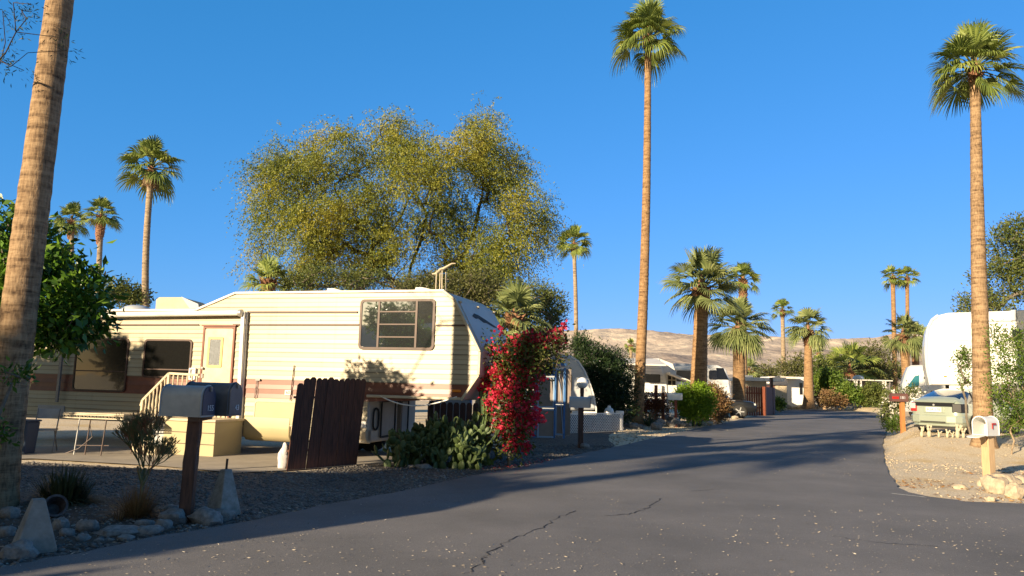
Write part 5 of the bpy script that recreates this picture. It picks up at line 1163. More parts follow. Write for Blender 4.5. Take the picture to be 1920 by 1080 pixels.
p = W(1300, 795, 35.2); k = MB(); k.tube([(0, 0, 0), (0.02, 0, .6), (0, 0, 1.15), (0, 0, 1.25)], [.075, .085, .075, .03], 10); tag(k.build('column_cactus', 'cactus', None, smooth=60, loc=(p.x, 35.2, 0)), 'short grey green column cactus before the lime hedge', 'cactus')
rr = random.Random(9); N = 0
for i in range(46):
    x = 1170+ (i*3.7) + rr.uniform(-3, 3); big = x < 1270; y = (rr.uniform(786, 806) if big else rr.uniform(795, 803)) - (x-1170)*.045; q = G(x, min(y+3, 806)); r = rr.uniform(.13, .26) if big else rr.uniform(.09, .17)
    k = MB(); k.rock((0, 0, r*.5+ (.22 if big and i % 3 == 0 else 0)), (r*rr.uniform(.9, 1.3), r, r*.75), i+40, 10, 7); o = k.build('river_rock', 'rock', None, smooth=50, loc=(q.x, q.y, 0)); tag(o, 'grey river rock in the low heap edging the planting bed', 'rock', 'river rocks heaped along the planting bed')
for i, (x, y, r) in enumerate(((1345,793,.2),(1362,789,.16),(1378,786,.17),(1330,798,.15),(1318,799,.17))):
    q = G(x, y); k = MB(); k.rock((0, 0, r*.5), (r*1.2, r, r*.8), i+90, 10, 7); tag(k.build('river_rock', 'rock_warm', None, smooth=50, loc=(q.x, q.y, 0)), 'pale rock at the road end of the planting bed', 'rock', 'pale rocks at the end of the planting bed')
p = G(1267, 801); zt = Z(1265, 749, p.y)
post('thin red post under the white roadside mailbox', (p.x, p.y, 0), zt-.02, .11, 'red_wood')
mailbox('mailbox', 'white mailbox on a red post before the lime hedge', (p.x-.04, p.y, zt), R(-6), .62, .22, .28, 'white_plastic', 'white_plastic')
wl_ = thing('low_white_fence', 'low white board fence behind the rust red shrub', 'fence', (W(1172, 740, 38).x, 38, 0)); x1 = W(1252, 740, 38).x-wl_.location.x; zz = Z(1210, 735, 38)
for i in range(3): k = MB(); k.box(0, x1, -.02, .02, zz-.22-i*.3, zz-.02-i*.3); k.build('fence_board', 'white_paint', wl_)
for i in range(3): k = MB(); k.box(x1*i/2-.04, x1*i/2+.04, .02, .10, 0, zz); k.build('fence_post', 'white_paint', wl_)
for px, y in ((1230, 722), (1243, 736)):
    p = W(px, y, 37); k = MB(); k.box(-.07, .07, -.07, .07, 0, p.z); tag(k.build('wooden_post', 'red_wood', None, loc=(p.x, 37, 0)), 'square red post rising above the low white fence, the %s one' % ('taller left' if px == 1230 else 'shorter right'), 'post')
# trailer with awning
def polyXZ(pts, D, bx): return [(XZ(x, y, D)[0]-bx, max(.25, XZ(x, y, D)[1])) for x, y in pts]
DT = 43; tt = thing('travel_trailer', 'white travel trailer with slanted front and black window behind the tallest palm', 'trailer', (XZ(1200, 700, DT)[0], DT, 0)); bx = tt.location.x
k = MB(); k.prism(polyXZ([(1120,674),(1236,672),(1250,715),(1252,735),(1246,760),(1120,760)], DT, bx), 0, 2.4); k.build('body', 'rv_white', tt, bevel=.05)
k = MB()
for i in range(9): a = XZ(1205, 690+i*6.5, DT); b_ = XZ(1240+i*1.2, 690+i*6.5, DT); k.box(a[0]-bx, b_[0]-bx, -.012, 0, a[1]-.02, a[1])
k.build('siding_ridges', 'rv_blueshade', tt)
a, b_ = XZ(1203, 701, DT), XZ(1238, 718, DT); k = MB(); k.prism(rrect(a[0]-bx, b_[0]-bx, b_[1], a[1], .08), -.03, .01); k.build('window', 'tinted', tt)
k = MB(); k.prism([(XZ(1236, 672, DT)[0]-bx, XZ(1236, 672, DT)[1]), (XZ(1262, 682, DT)[0]-bx, XZ(1262, 682, DT)[1]), (XZ(1268, 700, DT)[0]-bx, XZ(1268, 700, DT)[1]), (XZ(1270, 735, DT)[0]-bx, XZ(1270, 735, DT)[1]), (XZ(1252, 737, DT)[0]-bx, XZ(1252, 737, DT)[1]), (XZ(1250, 715, DT)[0]-bx, XZ(1250, 715, DT)[1])], .1, 2.3); k.build('front_cap', 'white_paint', tt, smooth=40)
a, b_ = XZ(1253, 704, DT), XZ(1267, 722, DT); k = MB(); k.prism([(a[0]-bx, b_[1]), (b_[0]-bx, b_[1]), (b_[0]-bx, a[1]-.1), (a[0]-bx, a[1]+.05)], .06, .12); w = k.build('window', 'tinted', tt)
k = MB(); m_ = (a[0]+b_[0])/2-bx; k.box(m_-.02, m_+.02, .04, .06, b_[1], a[1]); k.box(a[0]-bx, b_[0]-bx, .04, .06, b_[1]+.25, b_[1]+.29); k.build('window_bar', 'cream_trim', w)
k = MB(); a, b_, c_ = XZ(1250, 698, DT), XZ(1288, 714, DT), 0; k.prism([(a[0]-bx, a[1]), (b_[0]-bx, b_[1]), (b_[0]-bx, b_[1]-.06), (a[0]-bx, a[1]-.12)], -.9, .3); k.build('window_awning', 'white_paint', tt)
k = MB(); a, b_ = XZ(1130, 671, DT), XZ(1236, 683, DT-2.4); k.prism([(-.0, a[1]+.02), (-2.4, b_[1]+.0), (-2.4, b_[1]-.08), (0, a[1]-.05)], XZ(1150, 700, DT)[0]-bx, XZ(1233, 700, DT)[0]-bx, 'YZ'); aw = k.build('awning', 'roof_white', tt)
k = MB(); a = XZ(1187, 690, DT-2.3); k.box(a[0]-bx, a[0]-bx+.10, -2.35, -2.25, 0, a[1]); k.build('awning_post', 'white_paint', tt)
DT = 50; tt = thing('motorhome', 'long white motorhome with dark windows half hidden by the stout palm trunk', 'motorhome', (XZ(1300, 700, DT)[0], DT, 0)); bx = tt.location.x
k = MB(); k.prism(polyXZ([(1262,686),(1345,684),(1362,692),(1368,712),(1372,740),(1372,768),(1262,768)], DT, bx), 0, 2.4); k.build('body', 'rv_white', tt, smooth=30, bevel=.12)
for x0, y0, x1, y1 in ((1268,695,1299,716),(1329,694,1344,712)):
    a, b_ = XZ(x0, y0, DT), XZ(x1, y1, DT); k = MB(); k.prism(rrect(a[0]-bx, b_[0]-bx, b_[1], a[1], .1), -.04, .01); k.build('window', 'tinted', tt)
k = MB(); a, b_ = XZ(1266, 692, DT), XZ(1300, 695, DT); k.box(a[0]-bx, b_[0]-bx, -.25, 0, b_[1], a[1]); k.build('awning_roll', 'white_paint', tt)
a, b_ = XZ(1353, 690, DT), XZ(1366, 712, DT); k = MB(); k.prism([(a[0]-bx-.35, b_[1]), (b_[0]-bx, b_[1]), (a[0]-bx+.1, a[1]), (a[0]-bx-.35, a[1])], -.03, .01); k.build('windscreen', 'window_dark', tt)
a, b_ = XZ(1270, 686, DT), XZ(1300, 682, DT); k = MB(); k.box(a[0]-bx, b_[0]-bx, .6, 1.6, a[1]-.02, b_[1]+.02); k.build('roof_unit', 'rv_grey', tt, bevel=.04)

# ---------------------------------------------------------------- cars
def car(name, label, loc, rz, L, Wd, sta, body, glassr, wheels, cat='car', wr=.31, ends=None):
    """sta: (x, z low, z belt, z roof, half width belt, half width roof); x=0 rear"""
    t = thing(name, label, cat, loc, rz); bodyf, glassf = MB(), MB(); rows = []
    for x, zl, zb, zr, wb, wr_ in sta:
        h = [(wb*.86, zl), (wb*.99, zl+.10), (wb, zl+(zb-zl)*.55), (wb*.97, zb), (wr_+(wb*.97-wr_)*.12, zr-.07 if zr-zb > .12 else zb+(zr-zb)*.6), (wr_*.85, zr-.012 if zr-zb > .12 else zr), (0, zr+.012)]
        rows.append([(x, -y, z) for y, z in h] + [(x, y, z) for y, z in h[:-1][::-1]])
    n_ = len(rows[0])
    for i in range(len(rows)-1):
        for j in range(n_-1):
            q = [rows[i][j], rows[i][j+1], rows[i+1][j+1], rows[i+1][j]]
            side = j in (3, n_-5); topf = j in (4, 5, n_-6, n_-7)
            g = (side and glassr[0] <= i < glassr[1]) or (topf and (i in glassr[2]))
            (glassf if g else bodyf).add(q, [(0, 1, 2, 3)])
        bodyf.add([rows[i][0], rows[i+1][0], rows[i+1][-1], rows[i][-1]], [(0, 1, 2, 3)])
    bodyf.add(rows[0], [tuple(range(n_))]); bodyf.add(rows[-1], [tuple(range(n_))[::-1]])
    bodyf.build('body', body, t, smooth=50); glassf.build('glazing', 'car_glass', t, smooth=60)
    for x in wheels:
        for y in (-Wd/2+.07, Wd/2-.07):
            sg = 1 if y > 0 else -1
            k = MB(); k.lathe([(wr*.7, -.1), (wr*.93, -.11), (wr, -.08), (wr, .08), (wr*.93, .11), (wr*.7, .1)], (x, y, wr), 22, 'Y'); w = k.build('wheel', 'black_rubber', t, smooth=40)
            k = MB(); k.lathe([(wr*.72, 0), (wr*.7, .06), (wr*.6, .02)], (x, y+sg*.05, wr), 18, 'Y'); k.lathe([(.05, -.02), (.05, .04)], (x, y+sg*.085, wr), 10, 'Y')
            for a in range(5): an = a*1.2566; k.bar((x, y+sg*.10, wr), (x+math.cos(an)*wr*.7, y+sg*.10, wr+math.sin(an)*wr*.7), .06, .03, up=(0, 1, 0))
            k.build('rim', 'alu', w, smooth=40)
            k = MB(); k.lathe([(wr*1.14, -.01), (wr*1.14, .006)], (x, sg*(Wd/2+.001), wr+.01), 22, 'Y'); k.build('wheel_arch_shade', 'shadow_hole', t)  # dark disc on the body stands for shade inside the arch
    return t
hs = [(0,.32,.84,.90,.60,.50),(.04,.26,.99,1.05,.74,.62),(.16,.23,1.02,1.13,.83,.66),(.32,.21,1.01,1.20,.86,.64),(.50,.20,1.0,1.27,.865,.62),(1.0,.18,.97,1.42,.87,.60),(1.5,.18,.95,1.485,.87,.60),(2.1,.18,.93,1.49,.87,.60),(2.6,.18,.91,1.43,.87,.60),(3.2,.18,.88,1.16,.86,.66),(3.6,.2,.86,.99,.85,.70),(4.1,.22,.76,.84,.82,.68),(4.4,.28,.62,.70,.70,.55)]
cz = .42; p = G(1705, 809.5, cz); azc = R(90-57)
# rear left corner of the car sits at p
ca, sa = math.cos(azc), math.sin(azc); cl = Vector((p.x + sa*.87, p.y - ca*.87, cz))
cr_ = car('hatchback_car', 'pale green silver hatchback parked under the white trailer nose, rear towards the road', (cl.x, cl.y, cz), azc, 4.4, 1.74, hs, 'car_green', (4, 10, (3, 4, 8, 9)), (.85, 3.5))
k = MB(); k.box(-.025, .02, -.62, .62, .885, 1.0); k.build('rear_window', 'car_black', cr_, bevel=.01)
k = MB(); k.prism([(-.05, 1.02), (.02, 1.08), (.16, 1.10), (.16, 1.06), (-.02, 1.0)], -.66, .66, 'XZ'); k.build('spoiler', 'car_green', cr_, bevel=.01)
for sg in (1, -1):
    k = MB(); k.prism([(-.03, sg*.60), (.08, sg*.835), (.38, sg*.90), (.42, sg*.70), (.1, sg*.5)], .70, .985, 'XY'); lm_ = k.build('tail_lamp', 'red_lens' if sg > 0 else 'car_black', cr_, bevel=.015)  # right lamp is coloured black, its shade painted in
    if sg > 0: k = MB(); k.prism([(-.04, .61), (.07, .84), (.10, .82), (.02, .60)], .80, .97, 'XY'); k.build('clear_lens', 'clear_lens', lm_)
    else: lm_['label'] = 'tail lamp painted black as deep shade'
k = MB(); k.prism([(-.12, -.45), (-.12, .45), (-.05, .70), (.10, .84), (.30, .875), (.30, -.875), (.10, -.84), (-.05, -.70)], .34, .60, 'XY'); k.prism([(-.06, -.5), (-.06, .5), (.12, .80), (.12, -.80)], .24, .335, 'XY'); k.build('bumper', 'car_green', cr_, bevel=.05)
k = MB(); k.prism([(-.04, -.5), (-.04, .5), (.14, .78), (.14, -.78)], .17, .238, 'XY'); k.prism([(-.125, -.40), (-.125, .40), (-.115, .42), (-.115, -.42)], .36, .40, 'XY'); k.build('valance', 'black_rubber', cr_)
k = MB(); k.box(-.03, -.012, -.34, .34, .68, .87); pr = k.build('plate_recess', 'car_green', cr_, bevel=.02)
k = MB(); k.box(-.045, -.031, -.25, .25, .70, .85); pl = k.build('number_plate', 'plaque', cr_)
text('number', '6UA 178', .12, (-.047, 0, .775), (R(90), 0, R(-90)), 'ink', pl)
k = MB(); k.lathe([(.035, -.0), (.035, .015)], (-.03, 0, .93), 14, 'X'); k.build('badge', 'alu', cr_)
k = MB(); k.box(-.07, -.02, .45, .56, .60, .63); k.build('badge', 'alu', cr_)
for sg in (1, -1): k = MB(); k.ball((2.95, sg*1.0, 1.0), (.10, .09, .07), 10, 6); k.build('wing_mirror', 'car_green', cr_, smooth=60)
for x in (.95, 1.75, 2.5): k = MB(); k.bar((x, -.855, .96), (x+.12, -.62, 1.40), .05, .02, up=(0, 1, 0)); k.bar((x, .855, .96), (x+.12, .62, 1.40), .05, .02, up=(0, 1, 0)); k.build('window_pillar', 'car_black', cr_)
ss = [(0,.40,1.0,1.1,.80,.72),(.05,.36,1.08,1.5,.88,.70),(.3,.34,1.08,1.72,.92,.72),(1.2,.32,1.06,1.78,.93,.74),(2.2,.32,1.05,1.76,.93,.74),(2.7,.32,1.04,1.6,.93,.72),(3.2,.32,1.03,1.16,.92,.8),(3.9,.34,.98,1.06,.91,.78),(4.45,.36,.95,1.03,.90,.78),(4.68,.38,.88,.97,.84,.74),(4.78,.46,.74,.84,.78,.66)]
p = G(1392, 784); suv = car('suv', 'black suv with bright spoked wheels nosing out between shrubs and the red fence', (p.x-3.75, p.y+.15+1.2, 0), R(-12), 4.8, 1.88, ss, 'car_black', (1, 5, (0, 5)), (.95, 3.75), wr=.40)

k = MB(); k.obox((4.66, -.72, .86), (.16, .22, .12)); k.build('headlamp', 'clear_lens', suv, bevel=.02)
k = MB(); k.obox((2.2, -.955, 1.06), (2.6, .02, .03)); k.build('window_trim', 'alu', suv)
# red picket fence, far mailbox, sheds
DF = 54; rf = thing('red_picket_fence', 'rust red picket fence with gate beyond the black suv', 'fence', (W(1393, 700, DF).x, DF, 0)); bx = rf.location.x
for i in range(9):
    x = 1395+i*4.4; a = XZ(x, 723+i*.4, DF); k = MB(); X = a[0]-bx; k.prism([(X, 0), (X+.125, 0), (X+.125, a[1]-.08), (X+.062, a[1]), (X, a[1]-.08)], 0, .03); k.build('picket', 'red_wood', rf)
X1 = W(1431, 700, DF).x-bx
for z_ in (.5, 1.5): k = MB(); k.box(0, X1, .03, .08, z_, z_+.1); k.build('fence_rail', 'red_wood', rf)
a = Vector((X1+.15, 0, 0)); b_ = Vector((W(1452, 700, 58).x-bx, 4, 0)); k = MB(); k.bar(a+Vector((0,0,1.0)), b_+Vector((0,0,1.0)), .05, 2.0); k.build('side_panel', 'maroon', rf)
for px, D_, y in ((1431, DF, 725), (1446, 57, 708)):
    a = XZ(px, y, D_); k = MB(); k.box(a[0]-bx-.1, a[0]-bx+.1, D_-DF-.1, D_-DF+.1, 0, a[1]); k.build('gate_post', 'red_wood' if px == 1431 else 'dark_brown', rf)
p = G(1438, 776); zt = Z(1440, 745, p.y); post('thin grey post under the far white mailbox', (p.x, p.y, 0), zt-.01, .10, 'galv'); mailbox('mailbox', 'far white mailbox beside the red picket fence', (p.x+.05, p.y, zt), R(-5), .62, .24, .34, 'white_plastic', 'white_plastic')
def house(name, label, cat, D, x0, y0, x1, depth, wall, rz=0):
    a, b_ = XZ(x0, y0, D), XZ(x1, y0, D); t = thing(name, label, cat, (a[0], D, 0), rz); w = b_[0]-a[0]; k = MB(); k.box(0, w, 0, depth, 0, a[1]); k.build('wall', wall, t); return t, w, a[1]
t, w, h = house('mobile_home', 'cream mobile home with flat white awning roof behind the red fence', 'mobile home', 66, 1396, 714, 1437, 4, 'beige_wall')
k = MB(); k.box(-.4, w+1.0, -1.6, 4.2, h, h+.28); k.build('roof', 'roof_white', t); k = MB(); k.box(w*.72, w*.95, -.03, 0, 1.0, 2.0); k.build('window', 'tinted', t)
k = MB(); k.box(w*.2, w*.55, 1, 2, h+.28, h+.5); k.build('roof_unit', 'roof_white', t)
t, w, h = house('garden_shed', 'small beige shed with dark gabled roof at the far road end', 'shed', 72, 1454, 722, 1474, 3.0, 'beige_wall', R(-14))
k = MB(); k.add([(-.15,-.2,h),(w+.1,-.2,h),(w+.1,3.2,h),(-.15,3.2,h),(-.15,1.5,h+.75),(w+.1,1.5,h+.75)], [(0,1,5,4),(2,3,4,5),(0,4,3),(1,2,5),(0,3,2,1)]); k.build('roof', 'shingle', t)
k = MB(); k.box(w, w+.02, .1, 2.9, .05, h-.02); k.build('side_wall', 'taupe_wall', t)
t, w, h = house('dark_shed', 'low dark doored shed left of the beige one', 'shed', 73, 1441, 722, 1454, 2.5, 'maroon'); k = MB(); k.box(-.1, w+.1, -.1, 2.6, h, h+.15); k.build('roof', 'shingle', t)
DT = 80; t = thing('travel_trailer', 'white trailer with slanted end behind the beige shed', 'trailer', (XZ(1440, 700, DT)[0], DT, 0)); bx = t.location.x
k = MB(); k.prism(polyXZ([(1440,706),(1494,707),(1508,712),(1512,722),(1510,764),(1440,764)], DT, bx), 0, 2.6); k.build('body', 'rv_white', t, bevel=.06)
k = MB(); a, b_ = XZ(1499, 718, DT), XZ(1505, 740, DT); k.box(a[0]-bx, b_[0]-bx, -.03, 0, b_[1], a[1]); k.build('window', 'tinted', t)
k = MB(); a, b_ = XZ(1442, 706, DT), XZ(1493, 711, DT); k.box(a[0]-bx, b_[0]-bx, -2.2, 0, b_[1], a[1]); k.build('awning', 'roof_white', t)
# far carport, wall, stones, lamp
DC = 82; t = thing('carport', 'long low carport with thin pale roof at the end of the road', 'carport', (XZ(1568, 700, DC)[0], DC, 0)); bx = t.location.x
a, b_ = XZ(1568, 710, DC), XZ(1674, 715, DC); k = MB(); k.box(0, b_[0]-bx, 0, 6, b_[1]-.0, a[1]-.02); k.build('roof', 'roof_white', t)
for px in (1571, 1603, 1607, 1615, 1656, 1661): a = XZ(px, 715, DC); k = MB(); k.box(a[0]-bx-.07, a[0]-bx+.07, .05, .2, 0, b_[1]); k.build('carport_post', 'roof_white', t)
a = XZ(1674, 715, DC); k = MB(); k.box(.3, a[0]-bx, 3.6, 6, 0, b_[1]-.02); k.build('back_wall', 'taupe_wall', t)
a = XZ(1625, 707, DC); k = MB(); k.lathe([(.6, 0), (.5, .25), (.2, .4)], (a[0]-bx, 2, b_[1]+.2), 12); k.build('roof_dome', 'white_paint', t, smooth=60)
a, b_ = G(1578, 768), G(1656, 768); k = MB(); k.box(0, b_.x-a.x, 0, .4, 0, .45); tag(k.build('low_wall', 'beige_wall', None, bevel=.03, loc=(a.x, a.y+1.2, 0)), 'low beige kerb wall before the far hedge', 'wall')
rr = random.Random(4)
for i in range(18):
    q = G(1462+i*4.4, rr.uniform(766, 768.5)); r = rr.uniform(.2, .5); k = MB(); k.rock((0, 0, r*.5), (r*1.3, r, r*.8), i+130, 8, 6); tag(k.build('border_rock', 'rock_warm', None, smooth=60, loc=(q.x, q.y+rr.uniform(.5, 2), 0)), 'tan rock in the border round the flared palm', 'rock', 'tan rocks bordering the flared palm')
p = G(1550, 768); t = thing('globe_lamp', 'small white globe lamp on a wooden post at the far road end', 'lamp', (p.x, p.y+.6, 0)); zc_ = Z(1549, 733, p.y)
k = MB(); k.box(-.11, .11, -.11, .11, 0, zc_-.35); k.box(-.3, .3, -.05, .05, zc_-.7, zc_-.62); k.build('lamp_post', 'tan_wood', t); k = MB(); k.ball((0, 0, zc_), .20, 14, 10); k.build('globe', 'globe', t, smooth=80)
FG = 'bushes at the far end of the road'
sh('shrub', 'round olive bush under the right part of the far carport roof', 78, [(1640,741,22,20,0),(1624,747,16,14,0),(1655,747,14,14,0)], 'bush_leaf', 81, nclump=260, per=22, csize=.25, L=.24, Wd=.13)
sh('shrub', 'bright green bush under the left part of the far carport roof', 78, [(1592,736,16,14,0),(1606,742,12,11,0)], 'bright_leaf', 82, nclump=160, per=20, csize=.25, L=.22, Wd=.12)
sh('shrub', 'tall dark green bush right of the flared palm', 80, [(1548,712,22,26,0),(1565,725,18,24,0),(1535,725,14,24,0)], 'bright_leaf', 83, nclump=260, per=22, csize=.28, L=.24, Wd=.12)
sh('shrub', 'sandy dry bush behind the small globe lamp', 77, [(1552,748,26,14,0),(1575,754,12,10,0)], 'brown_leaf', 84, nclump=140, per=20, csize=.22, L=.2, Wd=.1)
sh('shrub', 'small green bush before the beige shed', 64, [(1460,757,11,9,0)], 'bright_leaf', 85, nclump=70, per=16, csize=.15, L=.18, Wd=.09)
tree('desert_tree', 'wispy grey green desert tree right of the wide fan palm', 1645, 96, [(1640,668,26,26,0,2),(1655,690,24,20,0,2),(1625,690,20,20,0,2)], 'olive_leaf', 86, 260, 16, .5, .34, .12)
tree('desert_tree', 'thin grey green tree right of the thin lone palm', 1480, 92, [(1478,692,18,18,0,2),(1495,700,16,14,0,2),(1500,680,12,16,0,1)], 'olive_leaf', 87, 150, 14, .4, .34, .12)
tree('desert_tree', 'dense green tree between flared palm and carport', 1560, 100, [(1540,690,24,16,0,2),(1570,690,26,16,0,2),(1600,698,20,12,0,2)], 'bush_leaf', 88, 220, 18, .5, .36, .16)
tree('desert_tree', 'low green tree line top left of the motorhome', 1665, 104, [(1665,700,26,14,0,2),(1630,702,26,12,0,2)], 'bush_leaf', 89, 200, 16, .5, .36, .16)
tree('desert_tree', 'small brown green tree left of the thin lone palm', 1420, 100, [(1425,700,20,12,0,2),(1445,700,12,10,0,2)], 'olive_leaf', 90, 100, 14, .5, .34, .14)

# ================================================================ RIGHT SIDE
DR = 29.0; t = thing('fifth_wheel_trailer', 'tall bright white fifth wheel trailer with rounded nose over the hatchback', 'trailer', (XZ(1738, 700, DR)[0], DR, 0), R(-25)); bx = XZ(1730, 700, DR)[0]
pr_ = [(XZ(x, y, DR)[0]-bx, XZ(x, y, DR)[1]) for x, y in ((2240,590),(1764,588),(1748,592),(1738,600),(1732,613),(1729,635),(1728,660),(1730,690),(1736,721),(1960,724))]
X = XZ(1960, 724, DR)[0]-bx; X2 = XZ(2240, 590, DR)[0]-bx; pr_ += [(X, .7), (X2, .7)]
k = MB(); k.prism(pr_, 0, 2.5); k.build('body', 'rv_white', t, smooth=25, bevel=.05)
k = MB()
for a, b_ in zip(pr_[2:8], pr_[3:9]): k.bar((a[0]-.0, -.01, a[1]), (b_[0]-.0, -.01, b_[1]), .10, .05, up=(0, 1, 0))
k.build('nose_trim', 'rv_grey', t)
a, b_ = XZ(1803, 608, DR), XZ(1806, 712, DR); k = MB(); k.box(a[0]-bx-.04, a[0]-bx+.03, -.06, 0, b_[1], a[1]); k.build('corner_seal', 'dark_brown', t)
a, b_ = XZ(1806, 606, DR), XZ(1990, 610, DR); k = MB(); k.box(a[0]-bx, b_[0]-bx, -.05, 0, b_[1]+.05, a[1]); k.build('slide_top', 'rv_grey', t)
a, b_ = XZ(1871, 588, DR), XZ(2200, 620, DR); k = MB(); k.box(a[0]-bx, b_[0]-bx, -.16, 0, b_[1], a[1]); k.build('awning_case', 'rv_white', t, bevel=.04)
a, b_ = XZ(1862, 588, DR), XZ(1871, 606, DR); k = MB(); k.box(a[0]-bx, b_[0]-bx, -.10, 0, b_[1], a[1]+.01); k.build('grey_band', 'rv_grey', t)
a, b_ = XZ(1864, 622, DR), XZ(1880, 642, DR); k = MB(); k.prism(rrect(a[0]-bx, b_[0]-bx, b_[1], a[1], .05), -.05, .01); k.build('window', 'tinted', t)
a, b_ = XZ(1900, 626, DR), XZ(2000, 700, DR); k = MB(); k.prism(rrect(a[0]-bx, b_[0]-bx, b_[1], a[1], .05), -.05, .01); k.build('window', 'tinted', t)
for x, y, w_, m_ in ((1760,706,5,'orange_lens'),(1784,639,26,'rv_grey'),(1770,675,18,'rv_grey')):
    a = XZ(x, y, DR); k = MB(); k.box(a[0]-bx-w_*S(DR)/2, a[0]-bx+w_*S(DR)/2, -.02, 0, a[1]-.025, a[1]+.025); k.build('side_marker' if m_ == 'orange_lens' else 'decal', m_, t)
k = MB(); k.bar((XZ(1768, 721, DR)[0]-bx, 1.2, 1.3), (XZ(1768, 721, DR)[0]-bx, 1.2, 2.1), .12); k.build('hitch_pin', 'dark_metal', t)
for v in (.3, 2.1): k = MB(); k.box(X-.5, X-.36, v, v+.14, .3, 2.1); k.build('landing_leg', 'dark_metal', t)
# motorhome further back
DH = 46; t = thing('motorhome', 'white cab over motorhome with teal windscreen left of the tall white trailer', 'motorhome', (XZ(1700, 700, DH)[0], DH, 0), R(-24)); bx = XZ(1684, 700, DH)[0]
k = MB(); k.prism(polyXZ([(1676,722),(1682,700),(1687,687),(1692,684),(1800,683),(1800,770),(1690,770)], DH, bx)[:7], .3, 2.7); k.build('overcab', 'rv_grey', t, smooth=40, bevel=.15)
k = MB(); k.prism(polyXZ([(1676,745),(1680,732),(1687,722),(1702,700),(1712,692),(1728,688),(1800,686),(1800,772),(1676,772)], DH, bx), -.35, .28); k.build('cab', 'rv_white', t, bevel=.06)
k = MB(); k.prism(polyXZ([(1681,730),(1688,719),(1697,705),(1704,703),(1704,722),(1692,729)], DH, bx), -.38, -.34); k.build('windscreen', 'teal_glass', t)
k = MB(); k.prism(polyXZ([(1688,718),(1692,717),(1693,729),(1687,731)], DH-.5, bx), -.6, -.45); k.build('wing_mirror', 'rv_white', t, bevel=.02)
k = MB(); a, b_ = XZ(1711, 706, DH), XZ(1717, 711, DH); k.box(a[0]-bx, b_[0]-bx, -.37, -.34, b_[1], a[1]); k.build('vent_grille', 'dark_metal', t)
k = MB(); a, b_ = XZ(1711, 712, DH), XZ(1719, 726, DH); ring(k, rrect(a[0]-bx, b_[0]-bx, b_[1], a[1], .05), rrect(a[0]-bx+.03, b_[0]-bx-.03, b_[1]+.03, a[1]-.03, .03), -.37, -.34); k.build('door', 'rv_white', t)
for px in (1700, 1790): a = XZ(px, 770, DH); k = MB(); k.lathe([(.2, -.1), (.4, -.1), (.4, .1), (.2, .1)], (a[0]-bx, .0, .4+.3), 18, 'Y'); k.build('wheel', 'black_rubber', t, smooth=40)
# plants, posts and mailboxes on the right
def sz(px, D): return hz_(W(px, 700, D).x, D)
sh('flowering_shrub', 'straggly shrub with white flowers before the teal windscreened motorhome', 33, [(1675,752,18,22,0),(1662,765,10,20,0),(1690,745,22,12,0),(1670,785,16,14,0),(1710,735,16,8,0)], 'bush_leaf', 91, gz=.2, nclump=200, per=18, csize=.13, L=.09, Wd=.04, flowers=('white_flower', 110, .11), shell=.3, stems=12)
sh('shrub', 'small yellow green shrub at the foot of the orange post', 31, [(1672,800,10,8,0),(1682,792,8,10,0)], 'bright_leaf', 92, gz=.2, nclump=60, per=14, csize=.09, L=.09, Wd=.04)
D_ = 30.2; p = W(1693, 803, D_); zt = Z(1688, 752, D_); gz = sz(1693, D_); post('short orange wooden post at the edge of the right gravel lot', (p.x, D_, gz), zt-gz-.02, .15, 'orange_wood')
mbx = mailbox('mailbox', 'dark mailbox with red stripe and white number 181 on the orange post', (p.x-.12, D_, zt), R(-4), .62, .24, .30, 'maroon', 'maroon')
k = MB(); k.box(-.30, -.05, -.135, -.124, .08, .17); k.build('stripe', 'red_plastic', mbx); text('number', '181', .15, (.10, -.136, .13), (R(90), 0, 0), 'number_white', mbx)
D_ = 15.55; p = G(1855, 899); D_ = p.y; zt = Z(1850, 812, D_)
def brk(t):
    k = MB(); k.prism([(-.09, zt-.26), (.09, zt-.26), (.17, zt-.06), (-.17, zt-.06)], -.05, .05); k.build('bracket', 'tan_wood', t)
post('sturdy square tan post under the open mailbox', (p.x, p.y, 0), zt-.06, .17, 'tan_wood', R(22), extra=brk)
m_ = mailbox('mailbox', 'white mailbox hanging open with red flag on the tan post', (p.x-.02, p.y, zt-.03), R(-147), .50, .27, .36, 'white_plastic', 'white_plastic', open_=True)
k = MB(); k.box(.02, .05, .145, .155, .12, .22); k.box(-.10, .05, .145, .155, .2, .235); k.build('flag', 'red_plastic', m_)
D_ = 20.8; b0 = Vector((W(1888, 700, D_).x, D_, .15))
bl = [(1890,690,26,40),(1905,640,18,26),(1872,625,10,22),(1868,660,12,26),(1905,750,22,36),(1880,750,18,30),(1895,790,26,26),(1866,720,12,20),(1925,700,20,60),(1930,780,20,40),(1950,730,30,60)]
B = [(tuple(W(x, y, D_+((i*37) % 7)/7-.4)-b0), (rx*S(D_), .55, rz_*S(D_))) for i, (x, y, rx, rz_) in enumerate(bl)]
shrub('tall_shrub', 'tall airy green shrub with pale stems right of the palm trunk', b0, B, 'bright_leaf', nclump=520, per=17, csize=.10, L=.085, Wd=.030, seed=93, stems=26, bark='trunk_pale', stem_r=.0035, shell=.2)
b0 = Vector((W(1815, 700, 23.5).x, 23.5, .25)); B = [(tuple(W(x, y, 23.5)-b0), (rx*S(23.5), .3, rz_*S(23.5))) for x, y, rx, rz_ in ((1806,690,10,20),(1815,665,10,22),(1798,668,8,10),(1812,715,12,16))]
shrub('shrub', 'thin leafy branch cluster left of the right palm trunk', b0, B, 'bright_leaf', nclump=90, per=12, csize=.08, L=.09, Wd=.03, seed=94, stems=7, shell=.1)
